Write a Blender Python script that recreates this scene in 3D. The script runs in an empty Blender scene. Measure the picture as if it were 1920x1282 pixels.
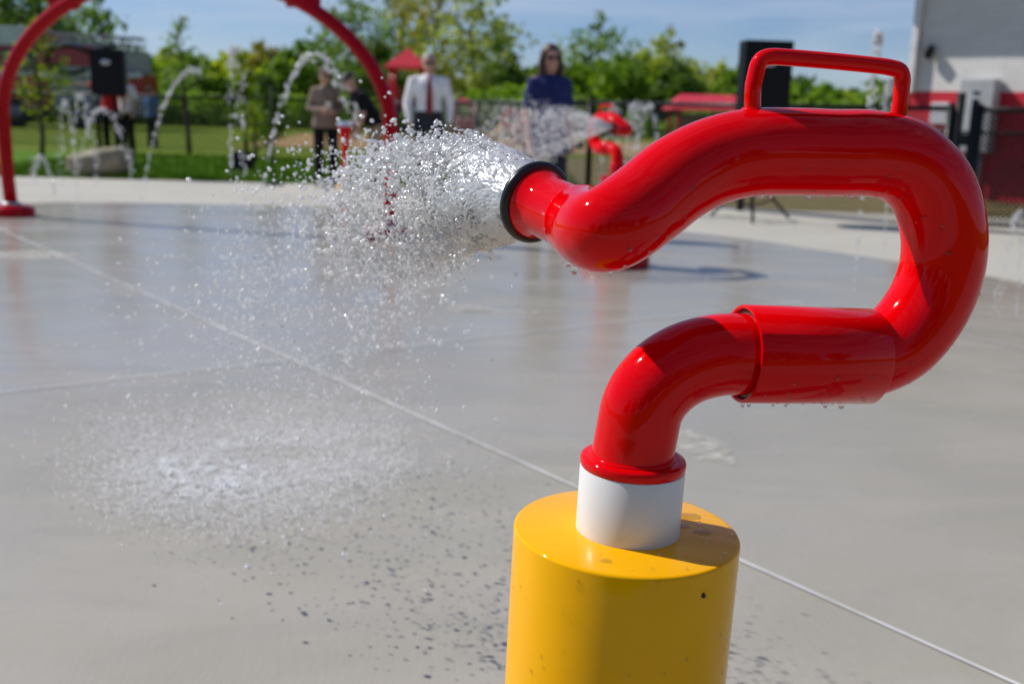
import bpy, bmesh, math, random
import numpy as np
from mathutils import Vector, Matrix, noise
random.seed(7); RNG = np.random.default_rng(7)
PI = math.pi
scene = bpy.context.scene
COL = scene.collection

# ------------------------------------------------------------------ camera
F = 1950.0; CX, CY = 960.0, 641.0; CAMZ = 1.12
PITCH = math.atan(432.0 / F); ROLL = 0.025
U0 = Vector((0, math.sin(PITCH), math.cos(PITCH)))
FWD = Vector((0, math.cos(PITCH), -math.sin(PITCH)))
RX = Vector((1, 0, 0)) * math.cos(ROLL) + U0 * math.sin(ROLL)
UP = Vector((-1, 0, 0)) * math.sin(ROLL) + U0 * math.cos(ROLL)
CAM = Vector((0, 0, CAMZ))
cam_d = bpy.data.cameras.new("camera"); cam = bpy.data.objects.new("camera", cam_d); COL.objects.link(cam)
M3 = Matrix((RX, UP, -FWD)).transposed()
cam.matrix_world = Matrix.Translation(CAM) @ M3.to_4x4()
cam_d.sensor_width = 36; cam_d.lens = 36 * F / 1920; cam_d.clip_end = 5000; cam_d.clip_start = 0.05
cam_d.dof.use_dof = True; cam_d.dof.focus_distance = 1.17; cam_d.dof.aperture_fstop = 4.7
scene.camera = cam

def ray(px, py):
    return FWD + RX * ((px - CX) / F) + UP * (-(py - CY) / F)
def gp(px, py, z=0.0):
    r = ray(px, py); return CAM + r * ((z - CAMZ) / r.z)
def at_y(px, py, y):
    r = ray(px, py); return CAM + r * (y / r.y)
def on_plane(px, py, p0, n):
    r = ray(px, py); return CAM + r * ((p0 - CAM).dot(n) / r.dot(n))
def hx(px, d):                                   # world x at distance d seen at image column px near the horizon
    return at_y(px, 215, d).x

# ------------------------------------------------------------------ node helpers
def new_mat(name):
    m = bpy.data.materials.new(name); m.use_nodes = True
    nt = m.node_tree; b = nt.nodes['Principled BSDF']; return m, nt, b
def N(nt, t, **kw):
    n = nt.nodes.new(t)
    for k, v in kw.items(): setattr(n, k, v)
    return n
def L(nt, a, b): nt.links.new(a, b)
def rgb(c): return (c[0], c[1], c[2], 1)
def ramp(nt, fac, stops):
    r = N(nt, 'ShaderNodeValToRGB'); e = r.color_ramp.elements
    e[0].position, e[0].color = stops[0][0], rgb(stops[0][1]) if not isinstance(stops[0][1], float) else (stops[0][1],)*3 + (1,)
    e[1].position, e[1].color = stops[-1][0], rgb(stops[-1][1]) if not isinstance(stops[-1][1], float) else (stops[-1][1],)*3 + (1,)
    for p, c in stops[1:-1]:
        x = e.new(p); x.color = rgb(c) if not isinstance(c, float) else (c, c, c, 1)
    L(nt, fac, r.inputs[0]); return r.outputs[0]
def noise_n(nt, scale, detail=4, rough=.55, vec=None, stretch=None, dist=0.0):
    n = N(nt, 'ShaderNodeTexNoise'); n.inputs['Scale'].default_value = scale
    n.inputs['Detail'].default_value = detail; n.inputs['Roughness'].default_value = rough
    n.inputs['Distortion'].default_value = dist
    if vec is None:
        tc = N(nt, 'ShaderNodeTexCoord'); vec = tc.outputs['Object']
    if stretch:
        mp = N(nt, 'ShaderNodeMapping'); mp.inputs['Scale'].default_value = stretch[:3]
        if len(stretch) > 3: mp.inputs['Rotation'].default_value = (0, 0, stretch[3])
        L(nt, vec, mp.inputs['Vector']); vec = mp.outputs[0]
    L(nt, vec, n.inputs['Vector']); return n.outputs['Fac']
def bump(nt, b, h, strength, dist=0.01):
    n = N(nt, 'ShaderNodeBump'); n.inputs['Strength'].default_value = strength; n.inputs['Distance'].default_value = dist
    L(nt, h, n.inputs['Height']); L(nt, n.outputs[0], b.inputs['Normal']); return n
def mixc(nt, fac, a, b, mode='MIX'):
    n = N(nt, 'ShaderNodeMix', data_type='RGBA', blend_type=mode)
    if isinstance(fac, (int, float)): n.inputs[0].default_value = fac
    else: L(nt, fac, n.inputs[0])
    for i, v in ((6, a), (7, b)):
        if isinstance(v, tuple): n.inputs[i].default_value = rgb(v)
        else: L(nt, v, n.inputs[i])
    return n.outputs[2]
def paint(name, c, rough=.5, var=.12, nscale=6, metal=0.0, spec=.5, coat=0.0, bstr=0.0, bscale=60):
    m, nt, b = new_mat(name)
    f = noise_n(nt, nscale)
    lo = tuple(x * (1 - var) for x in c); hi = tuple(min(1, x * (1 + var)) for x in c)
    L(nt, ramp(nt, f, [(.3, lo), (.7, hi)]), b.inputs['Base Color'])
    r2 = noise_n(nt, nscale * 3)
    rr = ramp(nt, r2, [(.3, max(0.0, rough * .8)), (.7, min(1.0, rough * 1.2))]); L(nt, rr, b.inputs['Roughness'])
    b.inputs['Metallic'].default_value = metal; b.inputs['Specular IOR Level'].default_value = spec
    b.inputs['Coat Weight'].default_value = coat; b.inputs['Coat Roughness'].default_value = .03
    if bstr: bump(nt, b, noise_n(nt, bscale), bstr)
    return m

# ------------------------------------------------------------------ mesh helpers
class MB:
    def __init__(s): s.v = []; s.f = []; s.smooth = []
    def add(s, vs, fs, smooth=True):
        o = len(s.v); s.v += [tuple(v) for v in vs]
        s.f += [tuple(i + o for i in f) for f in fs]; s.smooth += [smooth] * len(fs); return s
    def box(s, c, size, rot=None, bev=0.0):
        bm = bmesh.new(); bmesh.ops.create_cube(bm, size=1)
        for v in bm.verts: v.co = Vector((v.co.x * size[0], v.co.y * size[1], v.co.z * size[2]))
        if bev: bmesh.ops.bevel(bm, geom=list(bm.edges), offset=bev, segments=2, affect='EDGES', profile=.6)
        R = rot if rot is not None else Matrix.Identity(3)
        bm.verts.index_update()
        s.add([R @ v.co + Vector(c) for v in bm.verts], [[v.index for v in f.verts] for f in bm.faces], False)
        bm.free(); return s
    def tube(s, pts, r, seg=16, cap=True, round_end=False, ref=None):
        pts = [Vector(p) for p in pts]; n = len(pts)
        rs = list(r) if isinstance(r, (list, tuple)) else [r] * n
        if round_end:
            a = (pts[0] - pts[1]).normalized(); b = (pts[-1] - pts[-2]).normalized()
            pre = [(pts[0] + a * rs[0] * math.sin(t), rs[0] * max(.05, math.cos(t))) for t in (1.5, 1.1, .6)]
            post = [(pts[-1] + b * rs[-1] * math.sin(t), rs[-1] * max(.05, math.cos(t))) for t in (.6, 1.1, 1.5)]
            pts = [p for p, _ in pre] + pts + [p for p, _ in post]; rs = [q for _, q in pre] + rs + [q for _, q in post]; n = len(pts)
        T = []
        for i in range(n):
            a = pts[max(i - 1, 0)]; b = pts[min(i + 1, n - 1)]; T.append((b - a).normalized())
        nrm = T[0].orthogonal().normalized() if ref is None else (Vector(ref) - T[0] * Vector(ref).dot(T[0])).normalized()
        vs = []; fs = []
        for i in range(n):
            if i:
                nrm = (nrm - T[i] * nrm.dot(T[i])).normalized()
            bn = T[i].cross(nrm)
            for k in range(seg):
                a = 2 * PI * k / seg; vs.append(pts[i] + (nrm * math.cos(a) + bn * math.sin(a)) * rs[i])
        for i in range(n - 1):
            for k in range(seg):
                k2 = (k + 1) % seg; fs.append((i * seg + k, i * seg + k2, (i + 1) * seg + k2, (i + 1) * seg + k))
        s.add(vs, fs, True)
        if cap:
            o = len(s.v) - len(vs)
            s.f.append(tuple(o + k for k in range(seg))[::-1]); s.smooth.append(False)
            s.f.append(tuple(o + (n - 1) * seg + k for k in range(seg))); s.smooth.append(False)
        return s
    def lathe(s, prof, org=(0, 0, 0), axis=(0, 0, 1), seg=48, smooth=True):      # prof = [(radius, height)]
        ax = Vector(axis).normalized(); u = ax.orthogonal().normalized(); w = ax.cross(u); org = Vector(org)
        vs = []; fs = []; n = len(prof)
        for (r, h) in prof:
            for k in range(seg):
                a = 2 * PI * k / seg; vs.append(org + ax * h + (u * math.cos(a) + w * math.sin(a)) * r)
        for i in range(n - 1):
            for k in range(seg):
                k2 = (k + 1) % seg; fs.append((i * seg + k, i * seg + k2, (i + 1) * seg + k2, (i + 1) * seg + k))
        if prof[0][0] > 1e-5: fs.append(tuple(range(seg))[::-1])
        if prof[-1][0] > 1e-5: fs.append(tuple((n - 1) * seg + k for k in range(seg)))
        s.add(vs, fs, smooth); return s
    def loft(s, rings, seg=20):                  # rings = [(x,y,z,rx,ry)] horizontal ellipses, closed ends
        vs = []; fs = []; n = len(rings)
        for (x, y, z, rx, ry) in rings:
            for k in range(seg):
                a = 2 * PI * k / seg; vs.append((x + rx * math.cos(a), y + ry * math.sin(a), z))
        for i in range(n - 1):
            for k in range(seg):
                k2 = (k + 1) % seg; fs.append((i * seg + k, i * seg + k2, (i + 1) * seg + k2, (i + 1) * seg + k))
        fs.append(tuple(range(seg))[::-1]); fs.append(tuple((n - 1) * seg + k for k in range(seg)))
        s.add(vs, fs, True); return s
    def ball(s, c, r, seg=14, rings=8, R=None):
        r = r if isinstance(r, (tuple, list)) else (r, r, r); vs = []; fs = []
        for i in range(rings + 1):
            t = PI * i / rings
            for k in range(seg):
                a = 2 * PI * k / seg
                p = Vector((r[0] * math.sin(t) * math.cos(a), r[1] * math.sin(t) * math.sin(a), r[2] * math.cos(t)))
                if R is not None: p = R @ p
                vs.append(p + Vector(c))
        for i in range(rings):
            for k in range(seg):
                k2 = (k + 1) % seg; fs.append((i * seg + k, (i + 1) * seg + k, (i + 1) * seg + k2, i * seg + k2))
        s.add(vs, fs, True); return s
    def build(s, name, mat, parent=None, off=(0, 0, 0), sharp=None):
        me = bpy.data.meshes.new(name); off = Vector(off)
        me.from_pydata([tuple(Vector(v) - off) for v in s.v], [], s.f); me.validate()
        if len(me.polygons) == len(s.smooth): me.polygons.foreach_set('use_smooth', s.smooth)
        else: me.shade_smooth()
        if sharp is not None: me.set_sharp_from_angle(angle=math.radians(sharp))
        if mat: me.materials.append(mat)
        o = bpy.data.objects.new(name, me); COL.objects.link(o)
        if parent is not None: o.parent = parent
        return o
def np_mesh(name, V, Fc, mat, smooth=False, parent=None):
    V = np.asarray(V, dtype=np.float32); Fc = np.asarray(Fc, dtype=np.int32); k = Fc.shape[1]
    me = bpy.data.meshes.new(name); me.vertices.add(len(V)); me.vertices.foreach_set('co', V.ravel())
    me.loops.add(Fc.size); me.loops.foreach_set('vertex_index', Fc.ravel())
    me.polygons.add(len(Fc)); me.polygons.foreach_set('loop_start', np.arange(0, Fc.size, k, dtype=np.int32))
    me.polygons.foreach_set('use_smooth', np.full(len(Fc), smooth, dtype=bool))
    me.update(calc_edges=True); me.validate()
    if mat: me.materials.append(mat)
    o = bpy.data.objects.new(name, me); COL.objects.link(o)
    if parent is not None: o.parent = parent
    return o
def tag(o, label=None, cat=None, group=None, kind=None):
    if label: o['label'] = label
    if cat: o['category'] = cat
    if group: o['group'] = group
    if kind: o['kind'] = kind
    return o
def empty(name, loc, label, cat, group=None, rz=0.0):
    o = bpy.data.objects.new(name, None); COL.objects.link(o); o.location = loc; o.rotation_euler = (0, 0, rz)
    o.empty_display_size = .1; return tag(o, label, cat, group)
def copy_tree(o, parent=None):
    c = o.copy(); COL.objects.link(c); c.parent = parent
    for ch in list(o.children): copy_tree(ch, c)
    return c
def catmull(P, n=10):
    P = [Vector(p) for p in P]; Q = [P[0] * 2 - P[1]] + P + [P[-1] * 2 - P[-2]]; out = []
    for i in range(1, len(Q) - 2):
        a, b, c, d = Q[i - 1:i + 3]
        for j in range(n):
            t = j / n
            out.append(.5 * ((2 * b) + (c - a) * t + (2 * a - 5 * b + 4 * c - d) * t * t + (3 * b - a - 3 * c + d) * t ** 3))
    out.append(P[-1]); return out
def sheet(name, pts, z, mat, kind='structure'):
    me = bpy.data.meshes.new(name); me.from_pydata([(p[0], p[1], z) for p in pts], [], [tuple(range(len(pts)))])
    me.materials.append(mat); o = bpy.data.objects.new(name, me); COL.objects.link(o); o['kind'] = kind; return o

# ------------------------------------------------------------------ materials
def gloss_paint(name, c, grime=.06, rough=.05):
    m, nt, b = new_mat(name)
    f = noise_n(nt, 9, 6); f2 = noise_n(nt, 140, 3)
    col = mixc(nt, ramp(nt, f, [(.35, 0.0), (.75, 1.0)]), tuple(x * (1 - grime) for x in c), tuple(min(1, x * (1 + grime)) for x in c))
    L(nt, col, b.inputs['Base Color'])
    rr = ramp(nt, f2, [(.35, rough * .8), (.7, rough * 1.5)]); L(nt, rr, b.inputs['Roughness'])
    b.inputs['Specular IOR Level'].default_value = .18
    bump(nt, b, noise_n(nt, 45, 2), .03, .004)
    return m
RED = gloss_paint('red_powder_coat', (.67, .0, .002))
YEL = gloss_paint('yellow_powder_coat', (.86, .415, .0), grime=.04)
DRED = gloss_paint('dark_red_paint', (.42, .0, .008), rough=.2)
BLACKR = paint('black_rubber', (.009, .010, .012), .3, .2, 30, spec=.4)
GAP = paint('gap_shade', (.05, .045, .04), .4)
m, nt, b = new_mat('white_nylon'); WHITE_NY = m
L(nt, ramp(nt, noise_n(nt, 12), [(.3, (.66, .66, .67)), (.7, (.72, .72, .73))]), b.inputs['Base Color'])
b.inputs['Roughness'].default_value = .32; b.inputs['Subsurface Weight'].default_value = .35
b.inputs['Subsurface Radius'].default_value = (.02, .018, .015); b.inputs['Subsurface Scale'].default_value = .5
bump(nt, b, noise_n(nt, 200, 2, stretch=(1, 1, 8)), .04, .002)

def concrete(name, base, wet):
    m, nt, b = new_mat(name)
    tc = N(nt, 'ShaderNodeTexCoord'); v = tc.outputs['Object']
    big = noise_n(nt, .55, 5, .6, v, dist=.4); mid = noise_n(nt, 3.0, 6, .65, v, (1, 1.8, 1, .3)); fine = noise_n(nt, 220, 3, .7, v)
    brush = noise_n(nt, 30, 3, .6, v, (9, .45, 1, .62))
    c0 = tuple(x * .86 for x in base); c1 = tuple(x * 1.10 for x in base)
    c = ramp(nt, big, [(.3, c0), (.7, c1)])
    c = mixc(nt, ramp(nt, mid, [(.4, 0.0), (.75, .35)]), c, (base[0] * .9, base[1] * .88, base[2] * .76))
    c = mixc(nt, ramp(nt, noise_n(nt, .8, 5, .65, v, (1, 2.6, 1, .1), .8), [(.46, 0.0), (.62, .55)]), c, (base[0] * .80, base[1] * .82, base[2] * .80)) if wet else c
    c = mixc(nt, ramp(nt, noise_n(nt, .35, 4, .6, v, (1, 1.4, 1), .3), [(.5, 0.0), (.72, .5)]), c, (base[0] * .92, base[1] * .93, base[2] * .78)) if wet else c
    c = mixc(nt, ramp(nt, fine, [(.35, 0.0), (.75, .22)]), c, tuple(x * .6 for x in base))
    c = mixc(nt, ramp(nt, brush, [(.4, 0.0), (.7, .16)]), c, tuple(x * 1.35 for x in base))
    L(nt, c, b.inputs['Base Color'])
    if wet:
        sep = N(nt, 'ShaderNodeSeparateXYZ'); L(nt, v, sep.inputs[0])
        mr = N(nt, 'ShaderNodeMapRange'); mr.inputs[1].default_value = 1.6; mr.inputs[2].default_value = 4.6
        mr.inputs[3].default_value = .46; mr.inputs[4].default_value = .17; L(nt, sep.outputs['Y'], mr.inputs[0])
        wn = noise_n(nt, .9, 5, .6, v, (1, 2.4, 1, .1), .9)
        add = N(nt, 'ShaderNodeMath', operation='MULTIPLY_ADD'); L(nt, wn, add.inputs[0]); add.inputs[1].default_value = .62
        a2 = N(nt, 'ShaderNodeMath', operation='SUBTRACT'); L(nt, mr.outputs[0], a2.inputs[0]); a2.inputs[1].default_value = .29
        L(nt, a2.outputs[0], add.inputs[2]); L(nt, add.outputs[0], b.inputs['Roughness'])
        b.inputs['Specular IOR Level'].default_value = .36
        hm = N(nt, 'ShaderNodeMath', operation='ADD'); L(nt, brush, hm.inputs[0]); L(nt, noise_n(nt, 9, 4, .6, v), hm.inputs[1])
        bump(nt, b, hm.outputs[0], .10, .003)
    else:
        b.inputs['Roughness'].default_value = .85
        bump(nt, b, fine, .3, .002)
    return m
PAD = concrete('wet_concrete', (.365, .343, .300), True)
APRON = concrete('dry_concrete', (.43, .415, .37), False)
JOINT = paint('joint_sealant', (.58, .58, .58), .6, .22, 5)
DRYPATCH = paint('dry_scuffed_concrete', (.52, .50, .45), .8, .2, 14)
nt = DRYPATCH.node_tree; b = nt.nodes['Principled BSDF']
_n = noise_n(nt, 16, 6, .7, None, (1, 3, 1, .5), .6); L(nt, ramp(nt, _n, [(.40, 0.0), (.58, .85)]), b.inputs['Alpha'])

def ground_mat(name, stops, scale=1.2, bs=.6):
    m, nt, b = new_mat(name)
    a = noise_n(nt, scale, 6, .65, None, (1, 1, 1)); f = noise_n(nt, 30, 5, .7)
    c = ramp(nt, a, stops)
    c = mixc(nt, ramp(nt, f, [(.3, 0.0), (.75, .6)]), c, tuple(x * .35 for x in stops[0][1]))
    L(nt, c, b.inputs['Base Color']); b.inputs['Roughness'].default_value = .9; b.inputs['Specular IOR Level'].default_value = .15
    bump(nt, b, f, bs, .03); return m
GRASS = ground_mat('lawn', [(.3, (.10, .18, .004)), (.5, (.15, .22, .006)), (.72, (.22, .23, .02))], .35)
LUSH = ground_mat('lush_lawn', [(.3, (.065, .17, .0)), (.7, (.11, .23, .003))], 1.5)
STRAW = ground_mat('straw_ground', [(.3, (.20, .16, .07)), (.55, (.26, .21, .10)), (.75, (.15, .16, .04))], 1.3)
SAND = ground_mat('tan_mulch', [(.3, (.42, .27, .12)), (.7, (.55, .38, .19))], 1.0)
m, nt, b = new_mat('grass_blade'); BLADE = m
gi = N(nt, 'ShaderNodeNewGeometry')
L(nt, ramp(nt, gi.outputs['Random Per Island'], [(.0, (.06, .17, .002)), (.6, (.12, .25, .006)), (1.0, (.22, .28, .03))]), b.inputs['Base Color']); b.inputs['Roughness'].default_value = .8; b.inputs['Specular IOR Level'].default_value = .1

def leaf_mat(name, a, bb, c, tr=.35):
    m, nt, b = new_mat(name); out = nt.nodes['Material Output']
    g = N(nt, 'ShaderNodeNewGeometry')
    col = ramp(nt, g.outputs['Random Per Island'], [(0.0, a), (.55, bb), (1.0, c)])
    big = noise_n(nt, .5, 3)
    col = mixc(nt, ramp(nt, big, [(.35, .0), (.7, .55)]), col, tuple(x * .45 for x in a))
    L(nt, col, b.inputs['Base Color']); b.inputs['Roughness'].default_value = .55; b.inputs['Specular IOR Level'].default_value = .3
    t = N(nt, 'ShaderNodeBsdfTranslucent'); L(nt, mixc(nt, 1.0, col, (1.3, 1.5, .5), 'MULTIPLY'), t.inputs[0])
    mx = N(nt, 'ShaderNodeMixShader'); mx.inputs[0].default_value = tr
    L(nt, b.outputs[0], mx.inputs[1]); L(nt, t.outputs[0], mx.inputs[2]); L(nt, mx.outputs[0], out.inputs[0]); return m
LEAF = {
 'dark': leaf_mat('dark_leaves', (0.055, 0.105, 0.015), (0.114, 0.197, 0.022), (0.202, 0.301, 0.037)),
 'mid': leaf_mat('mid_leaves', (0.116, 0.213, 0.016), (0.216, 0.350, 0.026), (0.378, 0.499, 0.049)),
 'bright': leaf_mat('bright_leaves', (0.262, 0.325, 0.013), (0.436, 0.499, 0.020), (0.600, 0.600, 0.049), .4),
 'olive': leaf_mat('olive_leaves', (0.205, 0.188, 0.023), (0.347, 0.313, 0.035), (0.552, 0.449, 0.065)),
 'blue': leaf_mat('bluish_leaves', (0.114, 0.197, 0.054), (0.202, 0.312, 0.082), (0.329, 0.440, 0.145)),
 'pale': leaf_mat('pale_leaves', (0.320, 0.375, 0.082), (0.522, 0.550, 0.131), (0.600, 0.600, 0.195)),
 'yellow': leaf_mat('yellow_green_leaves', (.14, .20, .01), (.26, .32, .015), (.42, .45, .04), .4),
}
BARK = paint('bark', (.12, .09, .065), .9, .35, 8, spec=.1, bstr=.4, bscale=20)

def water_mat(name, clear, gloss, rough, refr=.12):
    m, nt, b = new_mat(name); out = nt.nodes['Material Output']
    b.inputs['Base Color'].default_value = (1, 1, 1, 1); b.inputs['Transmission Weight'].default_value = 1; b.inputs['IOR'].default_value = 1.33; b.inputs['Roughness'].default_value = .1
    d = N(nt, 'ShaderNodeBsdfDiffuse'); d.inputs[0].default_value = (.97, .98, 1, 1)
    t = N(nt, 'ShaderNodeBsdfTranslucent'); t.inputs[0].default_value = (.97, .98, 1, 1)
    def mx(f, a, c):
        n = N(nt, 'ShaderNodeMixShader'); n.inputs[0].default_value = f; L(nt, a.outputs[0], n.inputs[1]); L(nt, c.outputs[0], n.inputs[2]); return n
    gl = N(nt, 'ShaderNodeBsdfGlossy'); gl.inputs['Roughness'].default_value = rough; gl.inputs[0].default_value = (.97, .98, 1, 1)
    white = mx(gloss, mx(.5, d, t), gl); tp = N(nt, 'ShaderNodeBsdfTransparent')
    L(nt, mx(clear, white, mx(refr / max(clear, .01), tp, b)).outputs[0], out.inputs[0]); return m
WATER = water_mat('water', .36, .24, .12); MIST = water_mat('fine_spray', .58, .22, .25, .0); GLINT_WHITE = water_mat('glint_white_water', .12, .25, .2, .02)  # last one: nearly opaque white that stands in for sun glints on drops
m, nt, b = new_mat('clear_water'); CLEAR = m; out = nt.nodes['Material Output']     # thin beads: see-through with a mirror-like rim and glints
b.inputs['Base Color'].default_value = (.9, .92, .95, 1); b.inputs['Specular IOR Level'].default_value = .5; b.inputs['Transmission Weight'].default_value = 1; b.inputs['IOR'].default_value = 1.33
L(nt, ramp(nt, noise_n(nt, 50), [(.3, .03), (.7, .08)]), b.inputs['Roughness'])
tr = N(nt, 'ShaderNodeBsdfTransparent'); gl = N(nt, 'ShaderNodeBsdfGlossy'); gl.inputs['Roughness'].default_value = .08
fr = N(nt, 'ShaderNodeLayerWeight'); fr.inputs[0].default_value = .3; pw = N(nt, 'ShaderNodeMath', operation='POWER'); pw.inputs[1].default_value = 3.0; L(nt, fr.outputs['Facing'], pw.inputs[0]); ma = N(nt, 'ShaderNodeMath', operation='MULTIPLY_ADD'); ma.inputs[1].default_value = .6; ma.inputs[2].default_value = .05; L(nt, pw.outputs[0], ma.inputs[0]); m1 = N(nt, 'ShaderNodeMixShader'); L(nt, ma.outputs[0], m1.inputs[0]); L(nt, tr.outputs[0], m1.inputs[1]); L(nt, gl.outputs[0], m1.inputs[2])
mx = N(nt, 'ShaderNodeMixShader'); mx.inputs[0].default_value = .30; L(nt, m1.outputs[0], mx.inputs[1]); L(nt, b.outputs[0], mx.inputs[2]); L(nt, mx.outputs[0], out.inputs[0])
def foam_mat(name, amt):
    m, nt, b = new_mat(name); out = nt.nodes['Material Output']
    b.inputs['Base Color'].default_value = (.85, .87, .9, 1); b.inputs['Roughness'].default_value = .25
    tr = N(nt, 'ShaderNodeBsdfTransparent'); mx = N(nt, 'ShaderNodeMixShader')
    tc = N(nt, 'ShaderNodeTexCoord')
    a = noise_n(nt, 26, 6, .7, tc.outputs['Object'], None, .8); c = noise_n(nt, 2.2, 4, .6, tc.outputs['Object'])
    sep = N(nt, 'ShaderNodeSeparateXYZ'); L(nt, tc.outputs['Generated'], sep.inputs[0])
    g = N(nt, 'ShaderNodeTexGradient', gradient_type='QUADRATIC_SPHERE'); mp = N(nt, 'ShaderNodeMapping'); mp.inputs['Location'].default_value = (-1, -1, 0); mp.inputs['Scale'].default_value = (2, 2, 0)
    L(nt, tc.outputs['Generated'], mp.inputs[0]); L(nt, mp.outputs[0], g.inputs[0])
    p = N(nt, 'ShaderNodeMath', operation='MULTIPLY'); L(nt, ramp(nt, a, [(.42, 0.0), (.66, 1.0)]), p.inputs[0]); L(nt, ramp(nt, c, [(.32, 0.0), (.6, 1.0)]), p.inputs[1])
    q = N(nt, 'ShaderNodeMath', operation='MULTIPLY'); L(nt, p.outputs[0], q.inputs[0]); L(nt, ramp(nt, g.outputs['Fac'], [(0.0, 0.0), (.35, amt)]), q.inputs[1])
    L(nt, q.outputs[0], mx.inputs[0]); L(nt, tr.outputs[0], mx.inputs[1]); L(nt, b.outputs[0], mx.inputs[2]); L(nt, mx.outputs[0], out.inputs[0]); return m
FOAM = foam_mat('splash_foam', .95)

# ------------------------------------------------------------------ world and sun
SUN_AZ = math.radians(21); SUN_EL = math.radians(44)
sdir = Vector((-math.cos(SUN_AZ) * math.cos(SUN_EL), math.sin(SUN_AZ) * math.cos(SUN_EL), math.sin(SUN_EL)))
w = bpy.data.worlds.new("World"); scene.world = w; w.use_nodes = True; nt = w.node_tree
bg = nt.nodes['Background']; sky = N(nt, 'ShaderNodeTexSky', sky_type='NISHITA'); sky.sun_disc = False
sky.sun_elevation = SUN_EL; sky.sun_rotation = math.atan2(sdir.x, sdir.y); sky.air_density = 1.0; sky.dust_density = .0; sky.ozone_density = 3.0
tc = N(nt, 'ShaderNodeTexCoord')
cl = noise_n(nt, 2.0, 7, .6, tc.outputs['Generated'], (1.1, 1.1, 9.0), .5)
cf = ramp(nt, cl, [(.42, 0.0), (.74, .58)])
L(nt, mixc(nt, cf, mixc(nt, 1.0, sky.outputs[0], (.82, .98, 1.36), 'MULTIPLY'), (8.8, 9.8, 11.4)), bg.inputs['Color']); bg.inputs['Strength'].default_value = .066
sd = bpy.data.lights.new('sun', 'SUN'); so = bpy.data.objects.new('sun', sd); COL.objects.link(so)
sd.energy = 5.0; sd.angle = math.radians(.53); sd.color = (1, .95, .87)
so.rotation_euler = sdir.to_track_quat('Z', 'Y').to_euler(); so.location = (-20, 5, 25)
scene.view_settings.view_transform = 'Standard'; scene.view_settings.look = 'None'; scene.view_settings.exposure = 0
scene.cycles.caustics_reflective = False; scene.cycles.caustics_refractive = False
scene.cycles.max_bounces = 12; scene.cycles.diffuse_bounces = 7; scene.cycles.transmission_bounces = 8; scene.cycles.transparent_max_bounces = 24
scene.cycles.sample_clamp_indirect = 6

# ------------------------------------------------------------------ ground
S = 2500
sheet('grass_field', [(-S, -S), (S, -S), (S, S), (-S, S)], -.02, GRASS)
sheet('lush_grass', [(-14, 14.5), (1.3, 14.5), (.6, 17), (-3, 22.4), (-14, 24)], -.016, LUSH)
sheet('straw_ground', [(-.2, 14), (.8, 19), (1.2, 26), (4, 30), (12, 26), (30, 20), (30, 8), (5, 9), (2, 12)], -.012, STRAW)
sheet('mulch_bed', [(-8, 30), (7.6, 29.5), (9, 34), (6, 44), (-9, 45)], -.012, SAND)
sheet('concrete_apron', [(-16, -3), (14, -3), (14, 12.7), (7, 12.75), (4.8, 12.9), (3.4, 13.1), (2.0, 13.9), (.9, 15.1), (-1, 15.5), (-6, 15.6), (-16, 15.4)], -.006, APRON)
pc, pr = Vector((-2.8, 5.2)), 6.8
pp = []
for i in range(120):
    a = 2 * PI * i / 120; r = pr + .05 * math.sin(a * 7) + .03 * math.sin(a * 17 + 1)
    pp.append((pc.x + r * math.cos(a), pc.y + r * math.sin(a)))
sheet('splash_pad', pp, 0, PAD)
def strip(name, a, b, wd, mat, z=.004, n=60):
    a, b = Vector(a), Vector(b); d = (b - a); nrm = Vector((-d.y, d.x, 0)).normalized(); V = []; Fc = []
    for i in range(n + 1):
        p = a + d * i / n; ww = wd * (.8 + .5 * noise.noise(p * 3.1))
        V += [(p + nrm * ww * .65 + nrm * .002 * noise.noise(p * 9))[:2] + (z,), (p - nrm * ww / 2)[:2] + (z,)]
        if i: Fc.append((2 * i - 2, 2 * i - 1, 2 * i + 1, 2 * i))
    o = MB().add(V, Fc, False).build(name, mat); o['kind'] = 'structure'; return o
strip('pavement_joint', gp(-200, 340), gp(2100, 1371), .013, JOINT)
strip('pavement_joint', gp(-200, 760), gp(1500, 566), .012, JOINT)
strip('pavement_joint', gp(1180, 512), gp(2200, 706), .010, JOINT)
def patch(c, rx, ry, rot, seed):
    V = []; n = 70
    for i in range(n):
        a = 2 * PI * i / n; q = Vector((math.cos(a) * 2, math.sin(a) * 2, seed))
        r = 1 + .35 * noise.noise(q) + .3 * noise.noise(q * 5)
        x, y = rx * r * math.cos(a), ry * r * math.sin(a)
        V.append((c.x + x * math.cos(rot) - y * math.sin(rot), c.y + x * math.sin(rot) + y * math.cos(rot)))
    o = sheet('scuffed_patch', V, .0025, DRYPATCH); return o
patch(gp(1318, 838), .085, .17, .25, 3.1); patch(gp(1120, 900), .10, .05, .4, 8.2); patch(gp(880, 578), .16, .11, -.5, 5.7); patch(gp(960, 585), .42, .03, .1, 1.7)
patch(gp(10, 478), .5, .22, .1, 9.9)
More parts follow.
